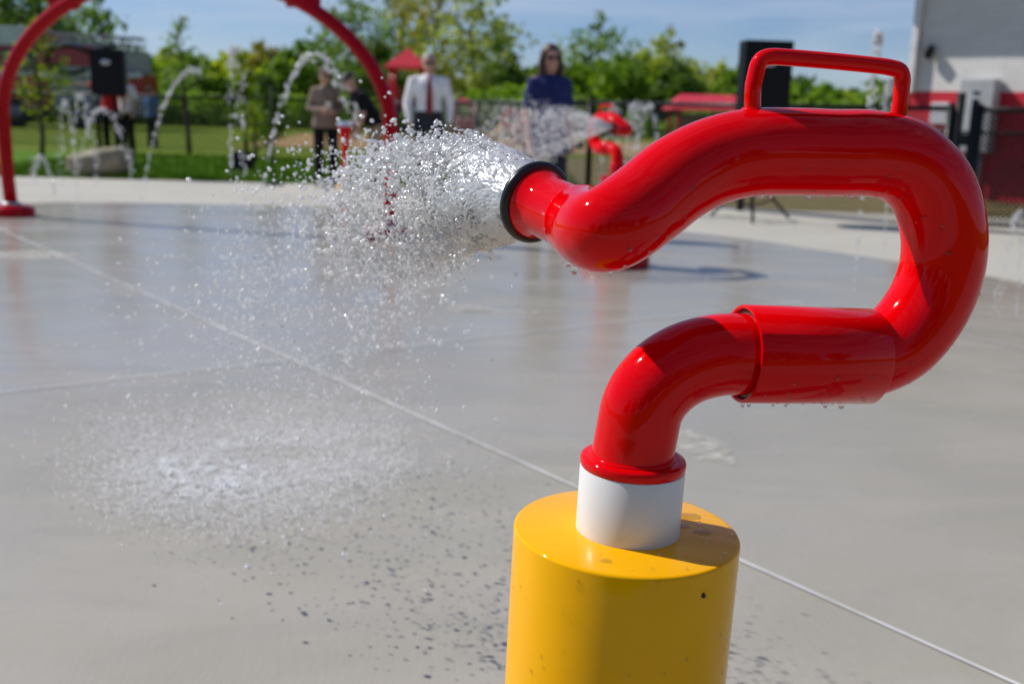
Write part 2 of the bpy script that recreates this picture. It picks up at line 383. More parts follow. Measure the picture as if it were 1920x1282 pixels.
# grass blades on the near lawn
n = 26000
bx = RNG.uniform(-9, 1.0, n); by = 15.55 + RNG.random(n) ** 1.4 * 8
k = ~((bx > .2) & (by < 15.9)); bx, by = bx[k], by[k]; n = len(bx)
hh = RNG.uniform(.03, .085, n); an = RNG.uniform(0, 6.28, n); lw = .008
c, s_ = np.cos(an) * lw, np.sin(an) * lw
V = np.stack([np.stack([bx - c, by - s_, np.full(n, -.016)], 1), np.stack([bx + c, by + s_, np.full(n, -.016)], 1),
              np.stack([bx + RNG.normal(0, .02, n), by + RNG.normal(0, .02, n), hh], 1)], 1).reshape(-1, 3)
o = np_mesh('grass_blades', V, np.arange(3 * n).reshape(-1, 3), BLADE); tag(o, 'short bright green lawn grass beyond the concrete edge', 'grass', kind='stuff')

# ------------------------------------------------------------------ the water cannon
r0 = ray(1174, 990); TOPC = CAM + r0 * 1.155; TH = TOPC.z
AX = Vector((.028, 0, 1)).normalized()
BASE = TOPC - AX * (TH / AX.z)
E = Vector((math.cos(math.radians(12)), math.sin(math.radians(12)), 0)); PN = Vector((E.y, -E.x, 0))   # plane normal, towards camera
def cp(px, py, off=0.0): return on_plane(px, py, TOPC + PN * off, PN)
cannon = empty('water_cannon', BASE, 'large glossy red water cannon with looped pipe and handle on yellow post in foreground', 'water cannon')
B = BASE
def part(mb, name, mat, parent=cannon, sharp=None): return mb.build(name, mat, parent, off=B, sharp=sharp)
post = MB().lathe([(.125, 0), (.125, TH - .0035), (.1245, TH - .0018), (.1232, TH - .0006), (.121, TH), (.0005, TH)], B, AX, 96)
part(post, 'post', YEL, sharp=40)
R = .0455
wb = TOPC
wt = cp(1186, 874)
Hc = (wt - wb).dot(AX)
col_ = MB().lathe([(.0575, -.002), (.0575, Hc - .001), (.0568, Hc), (.05, Hc), (.0005, Hc)], wb + Vector((.0015, 0, 0)), AX, 80)
part(col_, 'collar', WHITE_NY, sharp=40)
fl = MB().lathe([(.0565, Hc + .0005), (.0578, Hc + .003), (.058, Hc + .0085), (.0565, Hc + .0115), (.053, Hc + .0125), (.0475, Hc + .0125)], wb + Vector((.0015, 0, 0)), AX, 80)
fl_o = part(fl, 'flange', RED, sharp=50)
# riser elbow
e0 = wb + AX * (Hc + .006)
epts = [e0, cp(1193, 815), cp(1207, 757), cp(1240, 712), cp(1288, 681), cp(1345, 666), cp(1400, 664), cp(1440, 664)]
epts = catmull(epts, 10)
part(MB().tube(epts, R * .985, 64, ref=PN), 'riser_elbow', RED)
# weld bead at elbow foot
def torus(mb, c, axis, Rr, r, seg=72, ms=14):
    ax = Vector(axis).normalized(); u = ax.orthogonal().normalized(); w2 = ax.cross(u); vs = []; fs = []
    for i in range(seg):
        a = 2 * PI * i / seg; d = u * math.cos(a) + w2 * math.sin(a)
        for j in range(ms):
            t = 2 * PI * j / ms; vs.append(Vector(c) + d * (Rr + r * math.cos(t)) + ax * r * math.sin(t))
    for i in range(seg):
        for j in range(ms):
            i2 = (i + 1) % seg; j2 = (j + 1) % ms; fs.append((i * ms + j, i2 * ms + j, i2 * ms + j2, i * ms + j2))
    mb.add(vs, fs, True); return mb
part(torus(MB(), e0 + AX * .0065, AX, R * .985, .003), 'weld_bead', RED)
# sleeve
s0 = cp(1389, 663); s1 = cp(1628, 668); sa = (s1 - s0).normalized(); sl = (s1 - s0).length
RS = .0538
slv = MB().lathe([(.0495, .03), (.0495, .0012), (.0502, 0), (RS - .001, 0), (RS, .0012), (RS, sl - .001), (RS - .0008, sl), (.045, sl + .0005)], s0, sa, 80)
part(slv, 'swivel_sleeve', RED, sharp=40)
part(MB().lathe([(.0452, .004), (.0493, .004), (.0493, .012), (.0452, .012)], s0, sa, 64), 'gap_shade_ring', GAP)  # dark ring in the sleeve mouth, painting the shade of the open gap
# barrel : sleeve -> right bend -> straight top -> left bend -> nozzle
bp = [cp(1600, 667), cp(1640, 664), cp(1690, 636), cp(1738, 575), cp(1766, 500), cp(1768, 425), cp(1745, 352), cp(1695, 304), cp(1630, 288),
      cp(1560, 287), cp(1480, 285), cp(1405, 287), cp(1335, 304), cp(1270, 337, .008), cp(1215, 380, .020), cp(1170, 413, .034), cp(1138, 430, .032), cp(1116, 431, .010), cp(1101, 425, -.018), cp(1088, 417, -.044)]
bl_pts = catmull(bp, 10); nb_ = len(bl_pts)
REND = .0405
part(MB().tube(bl_pts, [R if i < nb_ - 62 else R + (REND - R) * ((i - nb_ + 62) / 61) ** 1.3 for i in range(nb_)], 64, ref=PN), 'barrel_pipe', RED)
na = (bp[-1] - bp[-2]).normalized()
NZ = Vector((-.47, .87, .13)).normalized()
nj = bp[-1]
nd = (cp(1003, 379, -.125) - nj); NL = nd.length; NZ = nd.normalized()
part(torus(MB(), nj + NZ * .0005, NZ, REND - .0004, .0011), 'seam_ring', RED)
noz = MB().lathe([(REND * .97, -.01), (REND * .985, .002), (.0372, .006), (.0355, .012), (.0348, NL * .62), (.0352, NL * .74), (.0385, NL * .84), (.0400, NL - .010), (.0400, NL), (.030, NL), (.028, NL * .6), (.025, NL * .5), (.0005, NL * .5)], nj, NZ, 72)
part(noz, 'nozzle', RED, sharp=60)
RC = nj + NZ * (NL - .002)
ring = torus(MB(), RC, NZ, .0405, .0068, 80, 20)
part(ring, 'rubber_ring', BLACKR)
# handle
hp = [cp(1414, 222), cp(1411, 200), cp(1412, 165), cp(1417, 140), cp(1421, 124), cp(1429, 112), cp(1445, 107), cp(1475, 108), cp(1560, 115), cp(1640, 123), cp(1668, 127), cp(1686, 133), cp(1692, 147), cp(1691, 165), cp(1688, 195), cp(1684, 218), cp(1682, 240)]
part(MB().tube(catmull(hp, 8), .0086, 28, ref=PN), 'handle', RED)
part(torus(MB(), cp(1411, 207), Vector((0, 0, 1)), .0088, .003, 32, 10), 'weld_bead', RED); part(torus(MB(), cp(1684, 224), Vector((.05, 0, 1)), .0088, .003, 32, 10), 'weld_bead', RED)

# second cannon in the background
loc2 = gp(1152, 497); loc2.z = 0
c2 = copy_tree(cannon); c2.location = loc2; c2.rotation_euler = (0, 0, math.radians(106))
tag(c2, 'distant red water cannon on red post spraying a white cone to the left', 'water cannon')
for ch in c2.children:
    if ch.name.startswith(('post', 'collar')):
        ch.data = ch.data.copy(); ch.data.materials.clear(); ch.data.materials.append(DRED)
R2 = Matrix.Rotation(math.radians(106), 3, 'Z')
MB().lathe([(.26, 0), (.265, .06), (.25, .10), (.19, .125), (.0005, .125)], (0, 0, 0), (0, 0, 1), 40).build('foot_cover', DRED, c2, sharp=50)
RC2 = loc2 + R2 @ (RC - B); NZ2 = R2 @ NZ

# ------------------------------------------------------------------ water
def ico(sub):
    bm = bmesh.new(); bmesh.ops.create_icosphere(bm, subdivisions=sub, radius=1)
    V = np.array([v.co[:] for v in bm.verts]); Fc = np.array([[v.index for v in f.verts] for f in bm.faces]); bm.free(); return V, Fc
ICO = {1: ico(1), 2: ico(2)}
def drops(name, P, Rr, mat, vel=None, stretch=None, sub=2, label=None, cat='water', lump=.18):
    P = np.asarray(P); Rr = np.asarray(Rr); n = len(P); V0, F0 = ICO[sub]; m_ = len(V0)
    lum = 1 + RNG.normal(0, lump, (n, m_, 1)) * .5
    sc = RNG.uniform(.8, 1.25, (n, 1, 3))
    W = V0[None] * lum * sc * Rr[:, None, None]
    if vel is not None:
        d = np.asarray(vel); d = d / np.linalg.norm(d, axis=1, keepdims=True)
        st = (np.asarray(stretch) if stretch is not None else np.full(n, 1.4))[:, None]
        dot = np.einsum('nij,nj->ni', W, d); W = W + (dot * (st - 1))[:, :, None] * d[:, None, :]
    W = W + P[:, None]
    Fc = F0[None] + (np.arange(n) * m_)[:, None, None]
    o = np_mesh(name, W.reshape(-1, 3), Fc.reshape(-1, 3), mat, True)
    return tag(o, label, cat, kind='stuff')
G = np.array([0, 0, -9.81])
def basis(nz):
    nz = Vector(nz).normalized(); u = nz.cross(Vector((0, 0, 1))).normalized(); v = u.cross(nz); return np.array(nz), np.array(u), np.array(v)
def cone_dirs(n, nz, half, fill=.25):
    a, u, v = basis(nz); ph = RNG.uniform(0, 2 * PI, n)
    al = half * (1 - fill * RNG.random(n) ** 1.5)
    return np.cos(al)[:, None] * a + np.sin(al)[:, None] * (np.cos(ph)[:, None] * u + np.sin(ph)[:, None] * v), ph
SPD = Vector((-.39, .91, .0)).normalized(); SPEED = 4.65; HALF = math.radians(4.8); BELL = .045
def emit(n, tmin, tmax, tp=1.0, sprd=.10, half=HALF, fill=.35, nz=SPD, c0=RC, sp=SPEED, r0_=.027):
    D, ph = cone_dirs(n, nz, half, fill); a, u, v = basis(nz)
    t = tmin + (tmax - tmin) * RNG.random(n) ** tp
    vel = D * (sp * (1 + RNG.normal(0, sprd, n)))[:, None]
    rad = (r0_ + BELL * (1 - np.exp(-sp * t / .15)) * RNG.uniform(.55, 1.0, n))[:, None] if c0 is RC else r0_
    p0 = np.array(c0) + (np.cos(ph)[:, None] * u + np.sin(ph)[:, None] * v) * rad
    P = p0 + vel * t[:, None] + .5 * G * (t ** 2)[:, None]
    return P, vel + G * t[:, None], t
# continuous rippled sheet just outside the nozzle
def water_sheet(name, nz, c0, half, sp, tmax, nt_, np_, amp, seed, label, r0_=.029, hole=.5):
    a, u, v = basis(nz); V = np.zeros((nt_, np_, 3)); keep = np.ones((nt_, np_), bool)
    for i in range(nt_):
        t = tmax * i / (nt_ - 1)
        for j in range(np_):
            ph = 2 * PI * j / np_
            q = Vector((math.cos(ph) * 2.6, math.sin(ph) * 2.6, t * 9 + seed))
            n1 = noise.noise(q * 1.3); n2 = noise.noise(Vector((math.cos(ph) * 5, math.sin(ph) * 5, t * 230 + seed))); n3 = noise.noise(Vector((math.cos(ph) * 17, math.sin(ph) * 17, t * 900 + seed)))
            g = min(1, t / tmax * 1.3)
            h = half * (1 + .10 * n1 * g)
            d = a * math.cos(h) + (u * math.cos(ph) + v * math.sin(ph)) * math.sin(h)
            p = np.array(c0) + (u * math.cos(ph) + v * math.sin(ph)) * (r0_ + (BELL * (1 - math.exp(-sp * t / .15)) * (half / HALF) if c0 is not RC2 else 0)) + d * sp * t * (1 + .06 * n1 * g) + .5 * G * t * t
            V[i, j] = p + d * 0 + (u * math.cos(ph) + v * math.sin(ph)) * (n2 * .55 + n3 * .4) * amp * (.25 + g)
            keep[i, j] = (n2 * .7 + n3 * .7 + .3 * n1) < (hole - 1.15 * max(0, g - .12))
    Fc = []
    for i in range(nt_ - 1):
        for j in range(np_):
            j2 = (j + 1) % np_
            if keep[i, j] and keep[i + 1, j2]: Fc.append((i * np_ + j, i * np_ + j2, (i + 1) * np_ + j2, (i + 1) * np_ + j))
    o = np_mesh(name, V.reshape(-1, 3), np.array(Fc), WATER, True)
    s = o.modifiers.new('thick', 'SOLIDIFY'); s.thickness = .0022; s.offset = 0
    return tag(o, label, 'water', kind='stuff')
water_sheet('spray_sheet', SPD, RC - NZ * .002, HALF * .9, SPEED, .075, 300, 300, .010, 1.3, 'dense white sheet of water leaving the front cannon nozzle', hole=.55)
water_sheet('spray_sheet', SPD, RC - NZ * .002, HALF * .62, SPEED * 1.02, .095, 240, 200, .011, 7.7, 'inner churning sheet of water inside the front cannon spray', hole=.35)
P1, v1, t1 = emit(10500, .012, .135, .85, .06, fill=.5)
P2, v2, t2 = emit(4200, .05, .30, 1.0, .13, fill=.7, half=HALF * 1.6)
r1 = RNG.gamma(1.6, .00055, len(P1)) + .0004; r2 = RNG.gamma(1.8, .0006, len(P2)) + .0005
vv_ = np.concatenate([v1, v2]); vv_ = vv_ / np.linalg.norm(vv_, axis=1, keepdims=True) + RNG.normal(0, .45, vv_.shape)
drops('spray_drops', np.concatenate([P1, P2]), np.clip(np.concatenate([r1, r2]), 0, .0036), WATER, vv_, 1 + np.clip(RNG.gamma(1.3, .6, len(P1) + len(P2)), 0, 2.0), lump=.35, label='cloud of flying drops breaking off the front cannon spray')
P3, v3, t3 = emit(2400, .20, .60, .9, .15, fill=.75, half=math.radians(13))
P5, v5, t5 = emit(680, .12, .62, .9, .22, fill=.8, half=math.radians(15))
kb = P5[:, 2] > .02; P5, v5 = P5[kb], v5[kb]
drops('glint_drops', P5, RNG.uniform(.0018, .0040, len(P5)), GLINT_WHITE, v5, RNG.uniform(1, 1.3, len(P5)), label='larger drops, glints painted white, scattered through the falling spray')
k = P3[:, 2] > .01; P3, v3 = P3[k], v3[k]
drops('falling_drops', P3, np.clip(RNG.gamma(2, .0006, len(P3)) + .0006, 0, .0034) + (RNG.random(len(P3)) < .12) * .0022, GLINT_WHITE, v3, RNG.uniform(1, 1.5, len(P3)), label='sparse drops, glitter painted white, falling from the spray to the wet floor')
# landing zone
P4, v4, t4 = emit(90, .45, .75, 1, .17, fill=.7, half=HALF * 1.2)
NS = 12500
D0, _ = cone_dirs(NS, SPD, math.radians(13.5), .65)
vel = D0 * (SPEED * (1 + RNG.normal(0, .06, NS)))[:, None]
z0 = RC.z; tt = (vel[:, 2] + np.sqrt(vel[:, 2] ** 2 + 2 * 9.81 * z0)) / 9.81
Lp = np.array(RC) + vel * tt[:, None]; Lp[:, 2] = 0
LC = Lp.mean(0); LSD = Lp.std(0)
up = RNG.random(NS) ** 2.2 * .11; Pz = Lp.copy(); Pz[:, 2] = up + .002; Pz[:, :2] += RNG.normal(0, .05, (NS, 2)) * (1 + 2.5 * (RNG.random((NS, 1)) < .15))
drops('splash_drops', Pz, np.clip(RNG.gamma(1.8, .0008, NS) + .0005, 0, .0036), MIST, sub=1, label='low white splash where the spray lands on the wet concrete')
fo = MB().add([(LC[0] + math.cos(a) * LSD[0] * 2.2, LC[1] + math.sin(a) * LSD[1] * 2.2, .006) for a in np.linspace(0, 2 * PI, 60, endpoint=False)], [tuple(range(60))], False).build('splash_foam', FOAM)
tag(fo, 'thin white foam patch under the landing spray', 'foam', kind='stuff')

# distant cannon's cone
SP2 = Vector((-.93, -.15, .12)).normalized()
Pb, vb, tb = emit(5500, .0, .30, .8, .12, half=math.radians(23), fill=.6, nz=SP2, c0=RC2, sp=3.3, r0_=.012)
drops('distant_spray', Pb, np.clip(RNG.gamma(2, .0009, 5500) + .0012, 0, .007), MIST, vb, RNG.uniform(1, 2.5, 5500), sub=1, label='white cone of spray from the distant red cannon')
water_sheet('distant_spray_sheet', SP2, RC2, math.radians(21), 3.3, .12, 60, 90, .012, 4.4, 'thin cone of water at the distant cannon nozzle', hole=.45, r0_=.012)

def jet(name, p0, vel, tmax, n, r, jit, label, fade=0.0, strand=True):
    t = RNG.random(n) ** .9 * tmax; t.sort(); vel = np.array(vel)
    P = np.array(p0) + vel * t[:, None] + .5 * G * (t ** 2)[:, None]
    P = P + RNG.normal(0, 1, (n, 3)) * (jit * (.25 + t / tmax * 1.4))[:, None]
    k = P[:, 2] > .0; P = P[k]; t = t[k]
    vv = vel + G * t[:, None] + 1e-3
    rr = r * RNG.uniform(.5, 1.5, len(P))
    return drops(name, P, rr, WATER, vv, RNG.uniform(1.0, 2.0, len(P)), sub=1, label=label, cat='water jet')
def arc(pa, top, pb_, d, n, r, jit, label):
    A = gp(*pa); A = at_y(pa[0], pa[1], d); A.z = max(0, A.z); T = at_y(top[0], top[1], d); 
    h = T.z - A.z; vz = math.sqrt(2 * 9.81 * h); tu = vz / 9.81; vx = (T.x - A.x) / tu
    end = at_y(pb_[0], pb_[1], d); tm = tu + math.sqrt(max(0, 2 * (T.z - end.z) / 9.81))
    return jet('water_jet', A, (vx, 0.02, vz), tm, n, r, jit, label)
arc((262, 385), (362, 132), (372, 140), 11.3, 170, .0075, .012, 'leaning arc of water rising left of the tall vertical jet')
arc((485, 395), (590, 102), (700, 260), 8.6, 125, .0110, .020, 'tall bead-like arc of water over the head of the woman in taupe')
arc((434, 400), (436, 92), (440, 400), 10.6, 150, .0095, .026, 'tall vertical jet of water between the two arcs')
for i, (x0, xt, xe, yt, lab) in enumerate([(150, 120, 90, 190, 'small jet curving left in the cluster behind the arch leg'), (138, 150, 165, 180, 'straight small jet in the cluster behind the arch leg'), (140, 190, 240, 205, 'small jet curving right in the cluster in front of the boulder'), (105, 75, 45, 295, 'lowest small jet curling left near the arch foot')]):
    arc((x0, 372), (xt, yt), (xe, 350), 12.2 - .1 * i, 150, .0075, .016, lab)
for i, (x0, xt, xe, yt, lab) in enumerate([(1120, 1150, 1180, 205, 'left one of the small far jets above the red front pipe'), (1165, 1190, 1215, 196, 'middle one of the small far jets above the red front pipe'), (1240, 1215, 1190, 200, 'right one of the small far jets above the red front pipe')]):
    arc((x0, 385), (xt, yt), (xe, 330), 12.4, 150, .010, .025, lab)
arc((1600, 545), (1648, 64), (1660, 300), 6.3, 300, .0062, .012, 'tall thin jet of water seen through the front cannon handle')
arc((1655, 500), (1672, 145), (1680, 300), 7.4, 230, .006, .010, 'shorter thin jet beside the tall jet behind the handle')
arc((1905, 600), (1912, 400), (1914, 590), 5.6, 220, .004, .008, 'faint low jet of water at the right edge of the floor')

# beads on the paint
Pd = []; Rd = []
def bead(p, r): Pd.append(tuple(p)); Rd.append(r * 1.35)
HANG_P = []; HANG_R = []
for px, ex in ((1410, 0), (1452, 0), (1475, 0), (1512, 0), (1545, 0), (1575, 0), (1395, 0)):
    HANG_P.append(tuple(cp(px, 666) - Vector((0, 0, RS - .0002)) + PN * RNG.uniform(.0, .014))); HANG_R.append(RNG.uniform(.0022, .0034))
for px, py in ((1645, 727), (1662, 720)): HANG_P.append(tuple(cp(px, py, .008))); HANG_R.append(.0028)
for _ in range(26):
    a = RNG.uniform(-1.45, -.2); q = s0 + sa * RNG.uniform(.01, sl - .01); bead(q + PN * RS * math.cos(a) + Vector((0, 0, RS * math.sin(a))), RNG.uniform(.0006, .0018))
cpts = catmull(bp, 10)
for _ in range(80):
    i = RNG.integers(5, len(cpts) - 2); q = cpts[i]; T = (cpts[i + 1] - cpts[i]).normalized(); u = PN - T * PN.dot(T); u.normalize(); w_ = T.cross(u)
    if w_.z > 0: w_ = -w_
    a = RNG.uniform(.1, 1.6); bead(q + (u * math.cos(a) + w_ * math.sin(a)) * R, RNG.uniform(.0006, .0019))
for px in (1432, 1448, 1520, 1535, 1552, 1600, 1612): HANG_P.append(tuple(cp(px, 287) - Vector((0, 0, R - .0004)) + PN * .004)); HANG_R.append(RNG.uniform(.0018, .0028))
HANG_P += [tuple(cp(1077, 507, .01)), tuple(cp(1066, 496, .01))]; HANG_R += [.0032, .0024]
for _ in range(70):
    a = RNG.uniform(PI, 2 * PI); z = TH - RNG.random() * .35; bead(B + AX * z + Vector((math.cos(a), math.sin(a), 0)) * .125, RNG.uniform(.0005, .0014))
for _ in range(40):
    a = RNG.uniform(0, 2 * PI); rr_ = RNG.uniform(.062, .118); bead(TOPC + Vector((math.cos(a) * rr_, math.sin(a) * rr_, 0)), RNG.uniform(.0005, .0014))
drops('water_beads', Pd, Rd, CLEAR, label='clear beads of water clinging to the front cannon', lump=.05)
GLASSW = water_mat('drop_glass', .90, .6, .03, .85)
drops('hanging_drops', HANG_P, HANG_R, GLASSW, [(0, 0, -1)] * len(HANG_P), [1.35] * len(HANG_P), label='row of drops hanging under the front cannon pipes', lump=.03)
pud = MB()
for (dx, dy, rx, ry) in ((.075, .045, .016, .010), (.085, .0, .011, .008), (.066, .015, .008, .006), (-.03, -.09, .006, .004)):
    pud.ball((TOPC.x + dx, TOPC.y + dy, TOPC.z + dx * -.028), (rx, ry, .0025), 20, 8)
tag(pud.build('puddle', CLEAR), 'small clear puddles on top of the yellow post', 'water', kind='stuff')
BUG = paint('insect_black', (.01, .01, .01), .4)
ba = math.radians(-56); bpz = B + AX * (TH - .028) + Vector((math.cos(ba), math.sin(ba), 0)) * .1262
bug = MB().ball(bpz, (.0018, .001, .0024), 10, 6).ball(bpz + Vector((0, 0, .0028)), .0011, 8, 6)
for sx in (-1, 1):
    for dz in (-.001, .0005, .002): bug.tube([bpz + Vector((0, 0, dz)), bpz + Vector((sx * .0025, -.0005, dz + .0006)), bpz + Vector((sx * .0034, 0, dz - .001))], .0002, 5)
tag(bug.build('insect', BUG), 'tiny black insect on the side of the yellow post', 'insect')

# ------------------------------------------------------------------ red arch
AL = gp(20, 404); AL.z = 0; AR = gp(733, 447); AR.z = 0
mid = (AL + AR) / 2; hw = (AR - AL).length / 2; ed = (AR - AL).normalized()
arch = empty('spray_arch', mid, 'large red tubular spray arch standing on the wet floor at left', 'arch')
zs = .92; ztop_ = 2.24
pts = [Vector((-hw * .99, 0, .02)), Vector((-hw, 0, .4)), Vector((-hw, 0, .7))]
for i in range(41):
    a = PI - PI * i / 40; pts.append(Vector((hw * math.cos(a), 0, zs + (ztop_ - zs) * math.sin(a))))
pts += [Vector((hw, 0, .7)), Vector((hw, 0, .4)), Vector((hw * .99, 0, .02))]
RA = Matrix.Rotation(math.atan2(ed.y, ed.x), 3, 'Z'); arch.rotation_euler = (0, 0, math.atan2(ed.y, ed.x))
MB().tube(pts, .062, 32, ref=(0, 1, 0)).build('arch_tube', DRED, arch)
STEEL = paint('galvanised_steel', (.45, .47, .5), .35, .15, 20, metal=.7)
for sx in (-1, 1):
    MB().lathe([(.21, 0), (.215, .05), (.2, .085), (.16, .10), (.0005, .10)], (sx * hw * .99, 0, 0), (0, 0, 1), 40).build('foot_cover', DRED, arch, sharp=50)
    MB().lathe([(.085, .10), (.09, .115), (.085, .13), (.06, .135)], (sx * hw * .99, 0, 0), (0, 0, 1), 32).build('foot_collar', STEEL, arch)
for sx, an in ((-1, 127), (1, 54)):
    a = math.radians(an); p = Vector((hw * math.cos(a), 0, zs + (ztop_ - zs) * math.sin(a)))
    MB().box(p + Vector((sx * .02, 0, .13)), (.32, .06, .34), Matrix.Rotation(0, 3, 'Y'), .02).build('spray_head', DRED, arch)

# ------------------------------------------------------------------ people
SKIN = paint('skin', (.50, .28, .20), .5, .1, 20); HAIRB = paint('brown_hair', (.06, .03, .018), .45, .4, 40, bstr=.3)
HAIRD = paint('dark_hair', (.025, .016, .012), .45, .3, 40, bstr=.3); HAIRG = paint('grey_hair', (.35, .34, .33), .5, .2, 40)
SHOE = paint('black_shoe', (.02, .02, .02), .4); LENS = paint('dark_lens', (.01, .01, .012), .08); LIP = paint('lips', (.35, .08, .07), .4)
EYE = paint('eye', (.7, .7, .7), .3)
def cloth(name, c, r=.85): return paint(name, c, r, .18, 9, spec=.2, bstr=.5, bscale=14)
def fused(name, mb, mat, parent, vox=.011, smooth=3):
    o = mb.build(name, mat, parent)
    r = o.modifiers.new('fuse', 'REMESH'); r.mode = 'VOXEL'; r.voxel_size = vox; r.use_smooth_shade = True
    s = o.modifiers.new('soft', 'SMOOTH'); s.iterations = smooth; s.factor = .5; return o
def person(loc, rz, H, label, shirt, trousers, hair_m, hair='short', arms=None, sleeve='long', shoe=SHOE, glasses=True, lean=0.0, female=False, skirt=0.0, group=None):
    k = H / 1.72
    root = empty('person', loc, label, 'person', group, rz); root.scale = (k, k, k)
    sw = .148 if female else .195; hw_ = .098
    def lv(p):                                   # lean the upper body forward about the hips
        p = Vector(p)
        if lean and p.z > .92:
            q = p - Vector((0, 0, .92)); q = Matrix.Rotation(lean, 3, 'X') @ q; p = q + Vector((0, 0, .92))
        return p
    A = {}
    for sx in (-1, 1):
        A[sx] = dict(sh=Vector((sx * sw, 0, 1.40)), el=Vector((sx * (sw + .06), .03, 1.12)), wr=Vector((sx * (sw + .065), -.04, .88)))
        if arms and sx in arms:
            for kk, vv in arms[sx].items(): A[sx][kk] = Vector(vv)
    def leg_pts(sx): return [Vector((sx * hw_, 0, .90)), Vector((sx * .11, -.015, .50)), Vector((sx * .115, .02, .09))]
    def loft_l(mb, rings, seg=22):
        m2 = MB().loft(rings, seg); mb.add([lv(v) for v in m2.v], m2.f, True)
    hipw = .17 if female else .16
    body = MB()
    loft_l(body, [(0, 0, .84, .10, .08), (0, 0, .90, hipw, .11), (0, 0, 1.0, hipw * .95, .105), (0, 0, 1.1, .13, .095), (0, -.005, 1.25, .15, .11), (0, 0, 1.36, .165, .105), (0, .005, 1.43, .12, .07), (0, .01, 1.47, .055, .055), (0, 0, 1.53, .05, .053)])
    loft_l(body, [(0, -.012, 1.485, .03, .04), (0, -.018, 1.50, .05, .062), (0, -.01, 1.55, .066, .082), (0, -.004, 1.60, .074, .095), (0, 0, 1.65, .075, .098), (0, .005, 1.69, .062, .085), (0, .008, 1.715, .03, .045)])
    loft_l(body, [(0, -.095, 1.565, .016, .016), (0, -.102, 1.578, .014, .02), (0, -.092, 1.605, .009, .012)], 10)      # nose
    for sx in (-1, 1):
        body.ball(lv((sx * .076, .005, 1.59)), (.012, .02, .032), 10, 6)
        a = A[sx]; sh, el, wr = lv(a['sh']), lv(a['el']), lv(a['wr'])
        body.tube([sh, el, wr], [.05, .04, .026], 14, round_end=True)
        d = (wr - el).normalized(); side = Vector((-sx, 0, 0)); side = (side - d * side.dot(d)).normalized(); up_ = d.cross(side)
        pm = wr + d * .055
        body.add([pm + d * v.x + up_ * v.y + side * v.z for v in [Vector(q) for q in MB().ball((0, 0, 0), (.055, .042, .017), 12, 8).v]], MB().ball((0, 0, 0), 1, 12, 8).f)
        for fi, (o_, ln) in enumerate(((-.030, .058), (-.010, .070), (.010, .066), (.029, .050))):
            b0 = pm + d * .035 + up_ * o_; b1 = b0 + d * ln * .5 + side * .008; b2 = b1 + d * ln * .4 + side * .022
            body.tube([b0, b1, b2], [.0095, .009, .008], 8, round_end=True)
        t0 = wr + d * .03 - up_ * .03; body.tube([t0, t0 + d * .03 - up_ * .022 + side * .008, t0 + d * .055 - up_ * .028 + side * .018], [.012, .0105, .009], 8, round_end=True)
        lp = leg_pts(sx); body.tube(lp, [.082, .055, .036], 16, round_end=True)
        body.loft([(lp[2].x, .0, .03, .035, .05), (lp[2].x, .0, .10, .038, .045)], 12)
    fused('body', body, SKIN, root, .0085, 2)
    sh_ = MB(); hem = .86 - skirt
    loft_l(sh_, ([(0, 0, .985, hipw + .022, .125)] if skirt < 0 else [(0, 0, hem, hipw + .035 + skirt * .15, .135), (0, 0, .95, hipw + .03, .13)]) + [ (0, 0, 1.1, .155, .122), (0, -.005, 1.25, .172, .132), (0, 0, 1.37, .185, .122), (0, .004, 1.435, .135, .088), (0, .01, 1.468, .072, .068)])
    for sx in (-1, 1):
        a = A[sx]; s2, e2, w2 = lv(a['sh']), lv(a['el']), lv(a['wr'])
        if sleeve == 'long': sh_.tube([s2 + Vector((-sx * .05, 0, 0)), s2 + Vector((0, 0, 0)), e2, w2], [.06, .068, .054, .038], 16, round_end=True)
        else: sh_.tube([s2 + Vector((-sx * .05, 0, 0)), s2 + Vector((0, 0, .0)), s2.lerp(e2, .75)], [.066, .072, .062], 16, round_end=True)
    fused('shirt', sh_, shirt, root, .012, 4)
    tr = MB(); tr.loft([(0, 0, .82, .13, .11), (0, 0, .90, hipw + .018, .122), (0, 0, 1.0, hipw + .005, .118), (0, 0, 1.03, hipw - .002, .116)])
    for sx in (-1, 1):
        lp = leg_pts(sx); tr.tube([lp[0], lp[1], lp[2] + Vector((0, 0, -.01))], [.098, .075, .064], 18, round_end=False)
    fused('trousers', tr, trousers, root, .012, 4)
    for sx in (-1, 1):
        s = MB().loft([(sx * .118, -.045, .0, .045, .13), (sx * .118, -.045, .03, .047, .135), (sx * .118, -.03, .065, .042, .105), (sx * .117, .0, .10, .036, .055)], 18); s.build('shoe', shoe, root)
    hm = MB()
    if hair == 'short': loft_l(hm, [(0, .035, 1.55, .06, .07), (0, .03, 1.60, .082, .085), (0, .014, 1.66, .083, .102), (0, .012, 1.71, .068, .088), (0, .012, 1.735, .03, .045)])
    elif hair == 'cap': loft_l(hm, [(0, .01, 1.645, .088, .108), (0, .012, 1.70, .08, .1), (0, .012, 1.74, .04, .055)]); loft_l(hm, [(0, -.12, 1.645, .07, .08), (0, -.12, 1.657, .065, .075)])
    elif hair == 'long':
        loft_l(hm, [(0, .05, 1.36, .085, .045), (0, .05, 1.45, .10, .055), (0, .04, 1.55, .095, .075), (0, .03, 1.60, .092, .085), (0, .016, 1.66, .088, .105), (0, .012, 1.71, .07, .09), (0, .012, 1.74, .03, .045)])
        for sx in (-1, 1): hm.tube([lv((sx * .07, -.03, 1.66)), lv((sx * .092, -.01, 1.58)), lv((sx * .10, -.02, 1.48)), lv((sx * .095, -.03, 1.40))], [.028, .03, .032, .015], 10, round_end=True)
    elif hair == 'tail':
